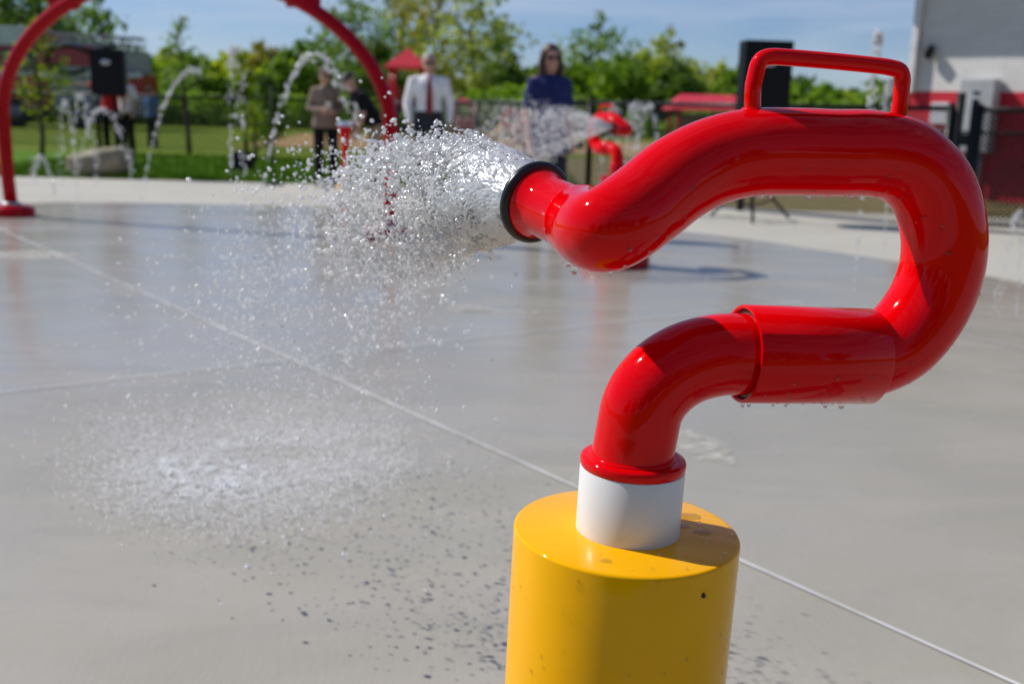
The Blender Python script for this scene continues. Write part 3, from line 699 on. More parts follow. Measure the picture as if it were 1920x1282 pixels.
        loft_l(hm, [(0, .045, 1.53, .06, .06), (0, .03, 1.60, .084, .085), (0, .014, 1.66, .084, .102), (0, .012, 1.71, .068, .088), (0, .012, 1.735, .03, .045)])
        hm.tube([lv((0, .10, 1.62)), lv((.02, .14, 1.55)), lv((.03, .12, 1.42))], [.03, .035, .015], 10, round_end=True)
    fused('hair' if hair != 'cap' else 'cap', hm, hair_m, root, .01, 2)
    if glasses:
        g = MB()
        for sx in (-1, 1): g.ball(lv((sx * .034, -.094, 1.608)), (.03, .008, .022), 12, 8)
        g.tube([lv((-.077, .0, 1.615)), lv((-.066, -.085, 1.612)), lv((0, -.102, 1.615)), lv((.066, -.085, 1.612)), lv((.077, .0, 1.615))], .004, 6); g.build('sunglasses', LENS, root)
    else:
        for sx in (-1, 1): MB().ball(lv((sx * .031, -.087, 1.608)), (.013, .008, .008), 10, 6).build('eye', EYE, root)
    MB().ball(lv((0, -.079, 1.535)), (.024, .008, .006), 10, 6).build('mouth', LIP, root)
    return root
TAUPE = cloth('taupe_knit', (.26, .20, .155)); BLKC = cloth('black_cloth', (.007, .007, .009)); WHT = cloth('white_shirt_cloth', (.85, .85, .90))
BLUE = cloth('navy_blue_cloth', (.022, .03, .125)); KHAKI = cloth('khaki_cloth', (.36, .27, .17)); CHAR = cloth('charcoal_cloth', (.03, .033, .042))
REDC = cloth('red_cloth', (.62, .015, .02)); BLU2 = cloth('sky_blue_shirt', (.13, .22, .45)); TIE = cloth('dark_red_tie', (.25, .012, .02), .5)
def stand(px, py): p = gp(px, py); p.z = 0; return p
w1 = person(stand(612, 349), .45, 1.65, 'woman in taupe sweater, black trousers and sunglasses holding a paper cup', TAUPE, BLKC, HAIRD, 'tail', female=True,
            arms={1: dict(el=(.24, .02, 1.13), wr=(.10, -.2, 1.10)), -1: dict(el=(-.24, .02, 1.13), wr=(-.12, -.2, 1.12))})
PAPER = paint('white_paper', (.75, .75, .73), .7)
cupm = MB().lathe([(.028, 0), (.038, .11), (.039, .115), (.03, .118)], (0, 0, 0), (0, 0, 1), 24).build('paper_cup', PAPER)
cupm.location = w1.location + Matrix.Rotation(.45, 3, 'Z') @ Vector((-.02, -.25, 1.06)); tag(cupm, 'white paper cup held by the woman in taupe', 'cup')
mp_ = stand(803, 362)
man = person(mp_, .12, 1.84, 'grey-haired man in white shirt and dark red tie standing behind the spray', WHT, CHAR, HAIRG, 'short', glasses=True, skirt=-1,
             arms={1: dict(el=(.27, .02, 1.13), wr=(.26, -.05, .90)), -1: dict(el=(-.27, .02, 1.13), wr=(-.24, -.06, .90))})
MB().loft([(0, -.142, 1.0, .02, .006), (0, -.150, 1.04, .042, .007), (0, -.152, 1.2, .036, .007), (0, -.138, 1.33, .028, .007), (0, -.112, 1.40, .02, .007), (0, -.09, 1.445, .024, .012)], 12).build('tie', TIE, man)
BELT = paint('black_belt', (.02, .02, .02), .4)
MB().loft([(0, 0, .985, .186, .132), (0, 0, 1.02, .182, .13)], 28).build('belt', BELT, man)
bw = person(stand(1022, 438), .35, 1.71, 'woman with long brown hair in navy top standing behind the cannon nozzle', BLUE, CHAR, HAIRB, 'long', sleeve='half', female=True, skirt=.10)
cr = person(stand(706, 352), -1.15, 1.70, 'person in black shirt and cap bending over the small red funnel post', BLKC, KHAKI, HAIRD, 'cap', sleeve='half', lean=.62,
            arms={1: dict(el=(.2, -.12, 1.18), wr=(.12, -.28, 1.02)), -1: dict(el=(-.2, -.12, 1.18), wr=(-.12, -.3, 1.0))}, glasses=False)
RSH = paint('orange_red_shoe', (.6, .06, .04), .5)
person(stand(212, 288), .0, 1.78, 'person in red T-shirt with arm stretched out, head hidden behind the loudspeaker', REDC, BLKC, HAIRD, 'short', sleeve='half', shoe=RSH, glasses=False,
       arms={-1: dict(el=(-.42, -.05, 1.40), wr=(-.64, -.1, 1.41))})
person(stand(242, 286), -.5, 1.74, 'person in pale shirt and black trousers half hidden beside the loudspeaker', WHT, BLKC, HAIRG, 'short', sleeve='half', glasses=False)
person(stand(287, 276), 2.7, 1.50, 'person in sky-blue shirt and black trousers standing on the lawn by the fence', BLU2, BLKC, HAIRD, 'short', sleeve='half', glasses=False)

# small red funnel post
fp = stand(648, 355); fo_ = empty('funnel_post', fp, 'small red funnel-topped spray post on a round yellow base', 'spray post')
MB().lathe([(.12, 0), (.125, .04), (.10, .09), (.06, .12), (.0005, .12)], (0, 0, 0), (0, 0, 1), 32).build('base', YEL, fo_, sharp=50)
MB().lathe([(.045, .10), (.045, .55), (.06, .68), (.095, .84), (.10, .86)], (0, 0, 0), (0, 0, 1), 32).build('funnel', RED, fo_)
MB().lathe([(.095, .86), (.108, .87), (.108, .91), (.095, .92), (.08, .90), (.02, .8)], (0, 0, 0), (0, 0, 1), 32).build('rim', paint('pale_blue_plastic', (.45, .55, .72), .4), fo_)

# ------------------------------------------------------------------ loudspeakers and stands
CAB = paint('black_cabinet', (.006, .007, .009), .5, .2, 20, bstr=.2, spec=.15); GRILL = paint('black_grille', (.008, .009, .012), .5, .3, 90, spec=.15); BADGE = paint('silver_badge', (.5, .52, .55), .3, metal=.6)
def loudspeaker(loc, rz, wd, ht, label, grp='loudspeakers on stands'):
    e = empty('loudspeaker', loc, label, 'loudspeaker', grp, rz)
    m_ = MB(); pr_ = [(-wd / 2, -wd * .42), (wd / 2, -wd * .42), (wd * .5, 0), (wd * .32, wd * .42), (-wd * .32, wd * .42), (-wd * .5, 0)]
    vs = [(x, y, 0) for x, y in pr_] + [(x, y, ht) for x, y in pr_]; n = 6
    m_.add(vs, [tuple(range(n))[::-1], tuple(range(n, 2 * n))] + [(i, (i + 1) % n, n + (i + 1) % n, n + i) for i in range(n)], False)
    o = m_.build('cabinet', CAB, e); bv = o.modifiers.new('b', 'BEVEL'); bv.width = .012; bv.segments = 2
    MB().box((0, -wd * .42 - .006, ht * .5), (wd * .9, .012, ht * .92), None, .004).build('grille', GRILL, e)
    MB().ball((0, -wd * .42 - .014, ht * .72), (wd * .16, .004, wd * .085), 20, 8).build('badge', BADGE, e)
    return e
def stand_(loc, h, spread, label):
    e = empty('speaker_stand', loc, label, 'speaker stand', 'tripod stands of the loudspeakers')
    MB().tube([(0, 0, .12), (0, 0, h)], .022, 16).build('pole', CAB, e)
    MB().lathe([(.035, h * .42), (.035, h * .42 + .08)], (0, 0, 0)).build('collar', CAB, e)
    for i in range(3):
        a = .35 + i * 2 * PI / 3
        MB().tube([(0, 0, h * .44), (math.cos(a) * spread, math.sin(a) * spread, .015)], .016, 10).tube([(0, 0, .14), (math.cos(a) * spread * .55, math.sin(a) * spread * .55, h * .44 * .46)], .010, 8).build('leg', CAB, e)
    return e
p = stand(1407, 412); stand_(p, 1.12, .5, 'black tripod stand under the loudspeaker behind the red front pipe')
loudspeaker(p + Vector((0, 0, 1.12)), .12, .53, .80, 'big black loudspeaker on tripod seen behind the red pipe handle')
p = stand(240, 329); stand_(p + Vector((-.15, 0, 0)), 1.20, .35, 'black stand under the loudspeaker that hides the person in red')
loudspeaker(p + Vector((-.18, 0, 1.20)), .05, .48, .68, 'black loudspeaker on stand in front of the person in red')
p = stand(513, 347); mc = empty('microphone_stand', p, 'thin black microphone stand with round base left of the woman in taupe', 'microphone stand')
MB().lathe([(.15, 0), (.15, .012), (.03, .03), (.0005, .03)], (0, 0, 0), (0, 0, 1), 32).build('base', CAB, mc, sharp=40)
MB().tube([(0, 0, .02), (0, 0, 1.35)], .013, 12).build('pole', CAB, mc); MB().tube([(.12, .1, 1.28), (-.22, -.2, 1.52)], .011, 10).build('boom', CAB, mc); MB().ball((-.24, -.22, 1.535), (.03, .03, .04)).build('microphone', GRILL, mc)
p = stand(455, 319); mo = empty('floor_monitor', p, 'black wedge floor monitor lying on the grass at the concrete edge', 'loudspeaker')
MB().add([(-.19, -.15, 0), (.19, -.15, 0), (.19, .15, 0), (-.19, .15, 0), (-.19, -.05, .32), (.19, -.05, .32), (.19, .15, .30), (-.19, .15, .30)], [(3, 2, 1, 0), (4, 5, 6, 7), (0, 1, 5, 4), (1, 2, 6, 5), (2, 3, 7, 6), (3, 0, 4, 7)], False).build('cabinet', CAB, mo)
MB().box((0, -.112, .16), (.33, .01, .29), Matrix.Rotation(-.30, 3, 'X'), .003).build('grille', GRILL, mo)
# music stand by the blue woman
p = stand(1060, 352); p.y = 12.6; p.x = hx(1060, 12.6); ms_ = empty('music_stand', p, 'black music stand behind the front cannon nozzle', 'music stand')
MB().tube([(0, 0, .03), (0, 0, .70)], .022, 12).build('pole', CAB, ms_)
MB().box((.02, 0, .74), (.42, .25, .03), Matrix.Rotation(-.25, 3, 'X'), .006).build('tray', CAB, ms_)
for i in range(3):
    a = .5 + i * 2 * PI / 3; MB().tube([(0, 0, .18), (.25 * math.cos(a), .25 * math.sin(a), .01)], .012, 8).build('leg', CAB, ms_)

# boulder
ROCKM = paint('boulder_stone', (.27, .24, .17), .9, .35, 5, spec=.2, bstr=.8, bscale=12)
p = stand(192, 331); bm = bmesh.new(); bmesh.ops.create_icosphere(bm, subdivisions=4, radius=1)
for v in bm.verts:
    c = v.co.copy(); c = Vector([math.copysign(abs(x) ** .6, x) for x in c]); f_ = 1 + .16 * noise.noise(c * 1.6) + .07 * noise.noise(c * 5)
    v.co = Vector((c.x * .46, c.y * .30, c.z * .20 + .18 + (.05 if c.x > 0 else 0))) * f_
me = bpy.data.meshes.new('boulder'); bm.to_mesh(me); bm.free(); me.materials.append(ROCKM); me.shade_smooth()
o = bpy.data.objects.new('boulder', me); o.location = p; COL.objects.link(o); tag(o, 'low flat-topped tan boulder on the grass below the person in red', 'boulder')

# ------------------------------------------------------------------ chain-link fence
BLKM = paint('black_vinyl_metal', (.007, .008, .009), .4, .2, 12, spec=.25)
def fence(path, label, h=1.26, step=2.6, wire=.0035, cell=.06, bottom=False, rr=.021, group='black chain-link fences'):
    a0 = Vector((path[0][0], path[0][1], 0)); e = empty('chain_link_fence', a0, label, 'fence', group)
    rail = MB(); wires_v = []; wires_f = []
    for (x0, y0), (x1, y1) in zip(path[:-1], path[1:]):
        a = Vector((x0, y0, 0)) - a0; b_ = Vector((x1, y1, 0)) - a0; d = b_ - a; ln = d.length; d.normalize()
        rail.tube([a + Vector((0, 0, h)), b_ + Vector((0, 0, h))], rr, 10)
        if bottom: rail.tube([a + Vector((0, 0, .06)), b_ + Vector((0, 0, .06))], .016, 8)
        n = max(1, round(ln / step))
        for i in range(n + 1):
            q = a + d * ln * i / n
            MB().tube([q + Vector((0, 0, -.1)), q + Vector((0, 0, h + .02))], rr * 1.5, 12).ball(q + Vector((0, 0, h + .03)), (.036, .036, .03), 10, 6).build('post', BLKM, e)
        m_ = int((ln + h) / cell); nn = Vector((-d.y, d.x, 0))
        for k_ in range(m_):
            s = k_ * cell - h
            for sg in (1, -1):
                # diagonal wire, clipped to the panel
                u0, u1 = s, s + h; z0_, z1_ = .05, h
                lo = max(0, u0); hi = min(ln, u1)
                if hi - lo < .02: continue
                za = z0_ + (lo - u0) / h * (z1_ - z0_); zb = z0_ + (hi - u0) / h * (z1_ - z0_)
                if sg < 0: za, zb = z1_ + z0_ - za, z1_ + z0_ - zb
                A_ = a + d * lo + Vector((0, 0, za)) + nn * .002 * sg; B_ = a + d * hi + Vector((0, 0, zb)) + nn * .002 * sg
                t_ = (B_ - A_).normalized(); s1_ = t_.cross(nn).normalized() * wire; o_ = len(wires_v)
                wires_v += [A_ + s1_, A_ - s1_ * .5 + nn * wire, A_ - s1_ * .5 - nn * wire, B_ + s1_, B_ - s1_ * .5 + nn * wire, B_ - s1_ * .5 - nn * wire]
                wires_f += [(o_, o_ + 1, o_ + 4, o_ + 3), (o_ + 1, o_ + 2, o_ + 5, o_ + 4), (o_ + 2, o_, o_ + 3, o_ + 5)]
    rail.build('top_rail', BLKM, e); MB().add(wires_v, wires_f, False).build('wire_mesh', BLKM, e); return e
CG = gp(1771, 430); gx, gy = CG.x, CG.y
fence([(-13, 24.6), (-2.6, 23.2)], 'black chain-link fence along the lawn at left, behind the people', step=3.2, wire=.0048, rr=.032)
fence([(-2.45, 23.1), (1.0, 14.6), (gx - .06, gy + .03)], 'black chain-link fence running from behind the man to the gate', rr=.028, wire=.0036, cell=.055)
fence([(gx + .22, gy - .02), (gx + 1.6, gy - .25), (gx + 5, gy - .7)], 'black chain-link fence with bottom rail right of the gate posts', step=1.4, rr=.028, wire=.0075, cell=.055, bottom=True)
fence([(gx + .5, gy + 2.6), (gx + 6, gy + 1.5)], 'lower chain-link fence between the gate and the red wall', h=1.0, step=2, wire=.003)
gt = empty('gate_posts', (gx, gy, 0), 'pair of tall black gate posts with latch box in front of the red wall', 'gate')
MB().tube([(0, 0, -.1), (.02, 0, 1.42)], .045, 16).build('post', BLKM, gt); MB().tube([(.155, -.02, -.1), (.165, -.02, 1.36)], .036, 16).build('post', BLKM, gt)
MB().box((.08, -.01, .94), (.14, .05, .12), None, .01).build('latch', BLKM, gt)

# ------------------------------------------------------------------ painted block building
def brick_mat(name, c, mort=.82):
    m, nt, b = new_mat(name); tc = N(nt, 'ShaderNodeTexCoord'); mp = N(nt, 'ShaderNodeMapping'); mp.inputs['Rotation'].default_value = (PI / 2, 0, 0)
    L(nt, tc.outputs['Object'], mp.inputs[0]); br = N(nt, 'ShaderNodeTexBrick'); L(nt, mp.outputs[0], br.inputs[0])
    br.inputs['Scale'].default_value = 1; br.inputs['Brick Width'].default_value = .4; br.inputs['Row Height'].default_value = .1; br.inputs['Mortar Size'].default_value = .006
    br.inputs['Color1'].default_value = rgb(c); br.inputs['Color2'].default_value = rgb(tuple(x * .92 for x in c)); br.inputs['Mortar'].default_value = rgb(tuple(x * mort for x in c))
    L(nt, mixc(nt, ramp(nt, noise_n(nt, 3), [(.4, 0.0), (.8, .25)]), br.outputs[0], tuple(x * .7 for x in c)), b.inputs['Base Color'])
    b.inputs['Roughness'].default_value = .7; bump(nt, b, br.outputs['Fac'], -.4, .006); return m
WBR = brick_mat('white_painted_block', (.74, .72, .69)); RBR = brick_mat('red_painted_block', (.58, .012, .03))
GREY = paint('grey_metal_box', (.42, .44, .46), .45, .12, 5)
bc = gp(1687, 363); ba_ = math.radians(-45)
bl = empty('block_building', (bc.x, bc.y, 0), 'painted block building, white above and red below, at the right edge', 'building', rz=ba_)
MB().box((5, 3, .78), (10, 6, 1.58), None).build('red_wall_base', RBR, bl)
MB().box((5, 3, 1.57 + 1.2), (9.99, 5.99, 2.4), None).build('white_wall', WBR, bl)
rf = MB().box((4.72, 3, 4.06), (12.15, 7.62, .18), None, .02); rf.build('roof', paint('white_fascia', (.6, .6, .6), .5), bl)
MB().box((.03, -.06, 2.7), (.10, .10, 2.3), None, .01).build('downpipe', paint('white_downpipe', (.7, .7, .7), .5), bl)
MB().box((1.12, -.14, 1.22), (.50, .26, 1.05), None, .012).build('electrical_cabinet', GREY, bl)
MB().tube([(1.0, -.1, .70), (1.0, -.1, .2)], .03, 12).tube([(1.22, -.1, .70), (1.22, -.1, .2)], .03, 12).build('conduit', GREY, bl)
MB().box((1.12, -.275, 1.55), (.10, .012, .04), None, .003).build('cabinet_latch', BLKM, bl)
MB().box((.52, -.05, 1.25), (.26, .09, .32), None, .008).build('notice_box', paint('pale_box', (.62, .64, .68), .5), bl)
MB().box((2.05, -.05, 1.25), (.26, .09, .32), None, .008).build('notice_box', paint('pale_box_b', (.62, .64, .68), .5), bl)
MB().lathe([(.05, 0), (.07, .16), (.03, .2)], (.26, -.10, 2.05), (.15, 0, 1), 20).box((.26, -.03, 2.2), (.08, .06, .1)).build('wall_lamp', BLKM, bl)

# ------------------------------------------------------------------ fire truck
TR = paint('truck_red', (.33, .01, .018), .25, .1, 2, coat=.3); TW = paint('truck_white', (.55, .57, .60), .35, .1, 2); TG = paint('truck_silver', (.30, .30, .31), .5, .3, 4, metal=.1)
GL = paint('truck_glass', (.03, .05, .08), .08, .1, 3); TYRE = paint('tyre', (.015, .015, .015), .8)
tp = gp(272, 243); tk = empty('fire_truck', (tp.x, tp.y, 0), 'red and white ladder fire truck parked beyond the fence at left', 'fire truck', rz=math.radians(4))
def tb(name, x0, x1, z0, z1, y0, y1, mat, bev=.02): return MB().box(((x0 + x1) / 2, (y0 + y1) / 2, (z0 + z1) / 2), (x1 - x0, y1 - y0, z1 - z0), None, bev).build(name, mat, tk)
tb('chassis', -11, -.1, .45, .75, .1, 2.3, BLKM); tb('body', -3.6, 0, .75, 2.25, 0, 2.4, TR); tb('cab', -11, -3.75, .75, 3.9, 0, 2.4, TR, .08); tb('red_panel', -3.65, -1.95, 2.5, 3.3, -.06, -.032, TR, .008)
tb('roof_band', -11, -4.6, 3.25, 4.0, -.03, 2.43, TW, .05); tb('white_stripe', -11, -3.7, 2.05, 2.25, -.012, .0, TW, 0.004)
tb('pump_panel', -3.7, -1.9, .8, 3.4, -.03, 2.2, TG); tb('equipment_rack', -1.85, -.2, 2.3, 3.2, .3, 2.1, TG)
for x in (-9.2, -7.4, -5.6): w_ = tb('window', x, x + 1.3, 2.3, 3.1, -.03, .0, GL, .006)
for x0, x1 in ((-1.8, -1.0), (-.88, -.08)): tb('locker_door', x0, x1, 1.35, 2.05, -.03, -.001, TR, .008)
tb('trim', -3.6, 0, 2.1, 2.28, -.04, -.002, TW, .006); tb('trim', -3.6, 0, 1.15, 1.32, -.04, -.002, TW, .006); tb('trim', -1.0, -.88, 1.3, 2.1, -.045, -.003, TW, .006)
tb('lower_panel', -3.6, 0, .55, 1.12, -.05, -.004, TG, .006)
for x in (-2.6, -5.2, -9.4):
    wh = MB().lathe([(.52, 0), (.56, .06), (.56, .3), (.52, .36)], (x, -.08, .55), (0, 1, 0), 32).build('wheel', TYRE, tk); MB().lathe([(.3, -.01), (.28, .02), (.1, .03), (.0005, .03)], (x, -.09, .55), (0, 1, 0), 24).build('rim', TG, wh)
lad = MB()
for z_ in (3.45, 3.75):
    for y_ in (.6, 1.5): lad.tube([(-9, y_, z_ + .2), (-.2, y_, z_ - .05)], .04, 8)
for i in range(24): lad.tube([(-8.8 + i * .37, .6, 3.62), (-8.8 + i * .37, 1.5, 3.62)], .025, 6); lad.tube([(-8.8 + i * .37, .6, 3.45), (-8.6 + i * .37, .6, 3.85)], .02, 6)
lad.build('ladder', TG, tk)
hs = [Vector((-2.9 + .8 * math.cos(a) * 1.1, -.12, 2.75 + .55 * math.sin(a))) for a in np.linspace(.6, 5.6, 24)]
MB().tube([(-.9, -.1, 3.35)] + hs, .075, 12).build('hose', BLKM, tk)
for i in range(3): MB().ball((-3.3 + i * .5, -.08, 1.6), (.09, .06, .09), 12, 8).build('pump_cap', STEEL, tk)

# ------------------------------------------------------------------ playground
PR = paint('playground_red', (.62, .035, .05), .4, .1, 3); PY = paint('playground_yellow', (.72, .45, .03), .4, .1, 3)
def roofed(px, d, wd, ztop, zeave, label, name='playground_tower', deck=True):
    x = hx(px, d); e = empty(name, (x, d, 0), label, 'playground')
    hwid = wd / 2
    MB().add([(-hwid, -hwid, zeave), (hwid, -hwid, zeave), (hwid, hwid, zeave), (-hwid, hwid, zeave), (0, 0, ztop), (-hwid, -hwid, zeave - .08), (hwid, -hwid, zeave - .08), (hwid, hwid, zeave - .08), (-hwid, hwid, zeave - .08)],
             [(0, 1, 4), (1, 2, 4), (2, 3, 4), (3, 0, 4), (0, 5, 6, 1), (1, 6, 7, 2), (2, 7, 8, 3), (3, 8, 5, 0), (5, 8, 7, 6)], False).build('roof', PR, e)
    for sx in (-1, 1):
        for sy in (-1, 1): MB().tube([(sx * hwid * .72, sy * hwid * .72, 0), (sx * hwid * .72, sy * hwid * .72, zeave)], .06, 10).build('post', DRED if deck else PR, e)
    if deck:
        MB().box((0, 0, 1.15), (wd * .75, wd * .75, .08)).build('deck', DRED, e)
        for k_ in range(7): MB().box((-wd * .33 + k_ * wd * .11, -wd * .36, 1.5), (.04, .03, .7)).build('railing', PR, e)
    return e
tw = roofed(765, 38, 1.5, 3.2, 2.55, 'playground tower with pink-red pyramid roof left of the grey-haired man')
g_ = empty('playground_climber', (hx(870, 38), 38, 0), 'red playground climber with round canopy right of the grey-haired man', 'playground')
MB().lathe([(.45, 1.28), (.42, 1.42), (.15, 1.5), (.0005, 1.52)], (0, 0, 0), (0, 0, 1), 24).build('canopy', PR, g_)
for sx in (-.3, .3): MB().tube([(sx, 0, 0), (sx, 0, 1.3)], .06, 10).build('post', PR, g_)
MB().box((0, -.1, .55), (.75, .1, .65), None, .04).build('panel', PR, g_); 
sl_ = empty('playground_slide', (hx(945, 37), 37, 0), 'yellow playground slide between the man and the woman in navy', 'slide')
MB().tube([(.5, 0, .9), (.2, 0, .75), (-.3, 0, .25), (-.7, 0, .15)], .16, 14).build('chute', PY, sl_); MB().tube([(.5, 0, 0), (.5, 0, 1.0)], .05, 8).tube([(.62, 0, 0), (.62, 0, 1.0)], .05, 8).build('ladder', DRED, sl_)
g2 = empty('spring_rider', (hx(962, 34), 34, 0), 'round red and white play panel left of the woman in navy', 'playground')
MB().lathe([(.0005, -.05), (.35, -.05), (.35, .05), (.0005, .05)], (0, 0, .85), (0, 1, 0), 28).build('panel', PR, g2); MB().lathe([(.0005, -.07), (.15, -.07), (.15, -.05)], (0, 0, .85), (0, 1, 0), 20).build('disc', PAPER, g2); MB().tube([(0, 0, 0), (0, 0, .6)], .05, 8).build('post', PR, g2)
hx_ = hx(1345, 45); sh2 = empty('picnic_shelter', (hx_, 45, 0), 'low shelter with long pale-red roof seen above the front pipe', 'shelter')
MB().add([(-2.2, -1.6, 1.35), (2.6, -1.6, 1.35), (1.9, 0, 2.0), (-1.6, 0, 2.0), (-2.2, 1.6, 1.35), (2.6, 1.6, 1.35)], [(0, 1, 2, 3), (3, 2, 5, 4), (1, 5, 2), (0, 3, 4)], False).build('roof', PR, sh2)
for sx in (-1.8, 2.2):
    for sy in (-1.3, 1.3): MB().tube([(sx, sy, 0), (sx, sy, 1.4)], .08, 8).build('post', DRED, sh2)
MB().box((.2, .8, .6), (3.6, .1, 1.2)).build('back_panel', paint('shelter_panel', (.25, .22, .2), .7), sh2)

# ------------------------------------------------------------------ trees
def leaf_quads(C, size, jit=.5):
    n = len(C); nrm = RNG.normal(0, 1, (n, 3)); nrm[:, 2] += .6; nrm /= np.linalg.norm(nrm, axis=1, keepdims=True)
    a = np.cross(nrm, RNG.normal(0, 1, (n, 3))); a /= np.linalg.norm(a, axis=1, keepdims=True); b_ = np.cross(nrm, a)
    s = size * RNG.uniform(1 - jit, 1 + jit, (n, 1)); s2 = s * RNG.uniform(.5, .9, (n, 1))
    V = np.stack([C - a * s, C - b_ * s2 + nrm * s * .15, C + a * s, C + b_ * s2 + nrm * s * .15], 1)
    return V.reshape(-1, 3), np.arange(4 * n).reshape(-1, 4)
def tree(x, y, H, Wd, kind, dens, label, group='trees along the far side of the field', low=.12, leaf=.16, name='tree', z0=-.02):
    e = empty(name, (x, y, z0), label, 'tree', group)
    tr = MB(); tips = []
    lx, ly = RNG.normal(0, .03 * H), RNG.normal(0, .03 * H)
    main = [Vector((lx * t * t, ly * t * t, H * .93 * t)) + Vector((RNG.normal(0, .012 * H), RNG.normal(0, .012 * H), 0)) * (t > 0) for t in np.linspace(0, 1, 7)]
    r_ = max(.035, H * .016); tr.tube(main, [r_ * (1 - .85 * t) + .012 for t in np.linspace(0, 1, 7)], 8)
    nl = 17
    for i in range(nl):
        f = low + (1 - low) * (i + .5) / nl; q = main[0].lerp(main[-1], f); q = Vector(main[min(5, int(f * 6))]).lerp(main[min(6, int(f * 6) + 1)], f * 6 - int(f * 6))
        az = i * 2.4 + RNG.uniform(-.4, .4); prof = math.sin(PI * min(1, (f * .92 + .10)) ** .75) ** .7; ln = Wd / 2 * prof * RNG.uniform(.6, 1.12)
        d = Vector((math.cos(az), math.sin(az), RNG.uniform(.25, .8))); m1 = q + d * ln * .5; m2 = q + Vector((d.x, d.y, d.z * .8)) * ln
        tr.tube([q, m1, m2], [r_ * .45 * (1.1 - f) + .012, r_ * .25 * (1.1 - f) + .01, .008], 5)
        tips += [(q.lerp(m1, .7), ln * .3), (m1, ln * .36), (m2, ln * .33)]
        for _ in range(2):
            az2 = az + RNG.uniform(-1, 1); m3 = m1 + Vector((math.cos(az2), math.sin(az2), RNG.uniform(-.2, .7))) * ln * .5; tr.tube([m1, m3], [.02, .006], 4); tips.append((m3, ln * .3))
    tips += [(main[-1], Wd * .09), (main[-2], Wd * .13)]
    tr.build('trunk', BARK, e)
    n = int(dens * 1000); wts = np.array([max(.12, t[1]) ** 1.6 for t in tips]); wts /= wts.sum(); idx = RNG.choice(len(tips), n, p=wts)
    C = np.array([tips[i][0][:] for i in idx]); rr = np.array([max(.15, tips[i][1]) for i in idx])
    C = C + np.clip(RNG.normal(0, .62, (n, 3)), -1.5, 1.5) * rr[:, None] * np.array([1, 1, .8])
    C[:, 2] = np.clip(C[:, 2], .1, None)
    V, Fc = leaf_quads(C, leaf); np_mesh('crown', V, Fc, LEAF[kind], False, e); return e
def ztop(px, py, d): return at_y(px, py, d).z
TL = [(-60, -150, 200, 'dark', 3.2, 62), (30, -130, 190, 'dark', 3.2, 58), (120, -90, 180, 'mid', 2.2, 66), (205, -25, 120, 'blue', .9, 56), (262, 92, 110, 'mid', 2.4, 64),
      (315, 82, 100, 'bright', 2.6, 70), (372, 100, 90, 'mid', 2.2, 60), (432, 92, 110, 'bright', 3.0, 66), (492, 70, 110, 'olive', 2.8, 74), (545, 85, 90, 'mid', 2.4, 62),
      (598, 60, 100, 'dark', 2.6, 70), (655, -45, 150, 'blue', 1.5, 64), (706, 70, 110, 'dark', 2.8, 60), (752, -90, 160, 'blue', 2.0, 72), (815, -130, 180, 'olive', 2.0, 66), (880, -70, 160, 'pale', 1.5, 62),
      (925, 25, 100, 'mid', 2.0, 68), (958, 120, 70, 'dark', 1.8, 60), (1000, 120, 90, 'mid', 2.4, 66), (1048, 62, 110, 'pale', .5, 72), (1078, 110, 90, 'mid', 2.4, 64), (1115, 20, 130, 'blue', 1.6, 66),
      (1150, 95, 110, 'mid', 3.0, 60), (1200, 88, 100, 'bright', 2.6, 68), (1243, 40, 100, 'pale', 1.8, 72), (1262, 110, 90, 'dark', 2.4, 58), (1305, 118, 100, 'pale', 2.4, 66), (1350, 112, 90, 'bright', 2.4, 70), (1395, 118, 90, 'mid', 2.2, 64),
      (1445, 140, 90, 'mid', 2.0, 70), (1500, 158, 70, 'mid', 1.8, 62), (1545, 152, 80, 'mid', 2.2, 66), (1590, 168, 70, 'bright', 1.8, 70), (1632, 145, 90, 'mid', 2.0, 64), (1670, 140, 80, 'dark', 2.0, 68), (1730, 120, 110, 'mid', 2.2, 72)]
KD = {'dark': 'dark green', 'mid': 'mid green', 'bright': 'yellow-green', 'olive': 'olive brown-green', 'blue': 'bluish green', 'pale': 'pale thin-leaved'}
WHERE = ['at the left edge behind the fire truck', 'behind the left end of the fire truck', 'rising above the fire truck roof', 'with loose crown right of the fire truck', 'just right of the left loudspeaker', 'behind the thin staked sapling, left side', 'directly behind the thin staked sapling',
 'behind the tall vertical jet', 'behind the narrow loudspeaker stand', 'left of the head of the woman in taupe', 'behind the head of the woman in taupe', 'tall, above the right shoulder of the arch', 'low, behind the right leg of the arch', 'tall, left above the playground tower roof',
 'tallest, directly above the grey-haired man', 'tall, right of the grey-haired man', 'lower, right of the two tall olive trees', 'small, left of the woman in navy', 'behind the left shoulder of the woman in navy', 'nearly bare, above the head of the woman in navy', 'just right of the woman in navy', 'with open crown rising right of the woman in navy',
 'dense, above the distant red cannon', 'between the distant cannon and the pale tree', 'tall, with feathery top', 'left of the low shelter', 'above the low shelter roof', 'behind the left edge of the big loudspeaker', 'hidden mostly by the big loudspeaker', 'seen through the left part of the red handle', 'first of the low trees right of the big loudspeaker',
 'second of the low trees right of the big loudspeaker', 'low, in the middle of the red handle opening', 'at the right end of the red handle opening', 'beside the corner of the block building', 'behind the block building']
for i, (px, py, wp, kind, dens, d) in enumerate(TL):
    tree(hx(px, d), d, ztop(px, py, d), wp / F * d * 1.12, kind, dens, '%s tree %s' % (KD[kind], WHERE[i]))
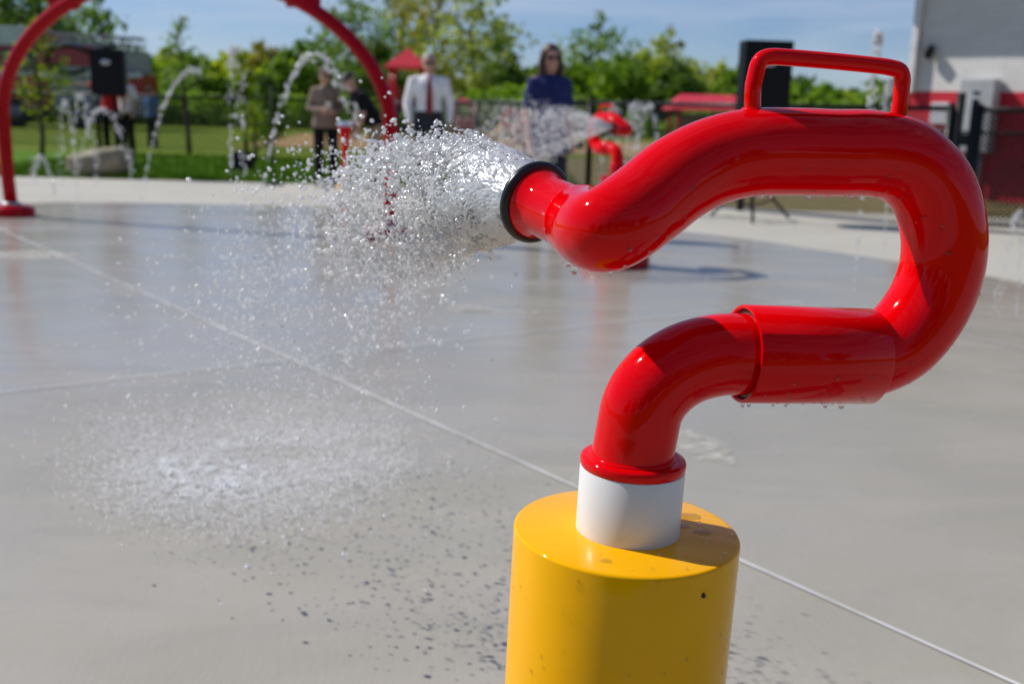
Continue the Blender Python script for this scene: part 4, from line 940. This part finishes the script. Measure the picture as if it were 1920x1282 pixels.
for i, (x, y, hgt, wd_) in enumerate([(-16, -24, 9, 8), (-8, -27, 11, 9), (0, -25, 10, 9), (7, -28, 11, 9), (14, -24, 9, 8), (22, -20, 9, 8), (-24, -19, 9, 8)]):  # unseen row, added so the red pipes reflect something dark
    tree(x, y, hgt, wd_, ['mid', 'dark', 'mid', 'olive', 'mid', 'dark', 'mid'][i], 2.6, 'unseen leafy green tree added behind the photographer to darken reflections', 'unseen trees added behind the photographer', leaf=.3, low=.08)
# undergrowth
n = 30000; dd = RNG.uniform(53, 60, n); xx = RNG.uniform(-34, 26, n)
hmax = np.array([1.5 + 2.2 * noise.noise(Vector((x * .22, 1.3, 0))) + 1.3 * noise.noise(Vector((x * .9, 4.1, 0))) for x in xx]); zz = RNG.random(n) ** .8 * np.clip(hmax, .5, 4)
V, Fc = leaf_quads(np.stack([xx, dd, zz], 1), .17); o = np_mesh('undergrowth', V, Fc, LEAF['mid']); tag(o, 'continuous yellow-green undergrowth at the foot of the tree line', 'undergrowth', kind='stuff')
n = 26000; dd = RNG.uniform(76, 84, n); xx = RNG.uniform(-52, 42, n)
hmax = np.array([4.0 + 1.8 * noise.noise(Vector((x * .15, 9.3, 0))) + .8 * noise.noise(Vector((x * .6, 2.1, 0))) for x in xx]); zz = RNG.random(n) * np.clip(hmax, .5, 7)
V, Fc = leaf_quads(np.stack([xx, dd, zz], 1), .30); o = np_mesh('distant_woods', V, Fc, LEAF['dark']); tag(o, 'far dark green woods filling the gaps between the trees', 'woods', kind='stuff')
# young trees nearer
tree(hx(352, 24.5), 24.5, ztop(370, 12, 24.5), .85, 'blue', .35, 'thin staked sapling on the lawn reaching above the tree line', 'young trees on the lawn', low=.45, leaf=.045, name='sapling')
tree(hx(72, 20), 20, ztop(80, 20, 20), 1.35, 'yellow', .75, 'yellow-leaved young tree in front of the fire truck behind the arch', 'young trees on the lawn', low=.30, leaf=.04, name='sapling')
tree(hx(478, 21), 21, ztop(478, 185, 21), .55, 'yellow', .28, 'low bright yellow-green shrub beside the narrow loudspeaker stand', 'young trees on the lawn', low=.2, leaf=.035, name='shrub')
tree(hx(503, 23), 23, ztop(503, 132, 23), .75, 'dark', 1.0, 'dark narrow bush between the tall jet and the woman in taupe', 'young trees on the lawn', low=.2, leaf=.05, name='bush')
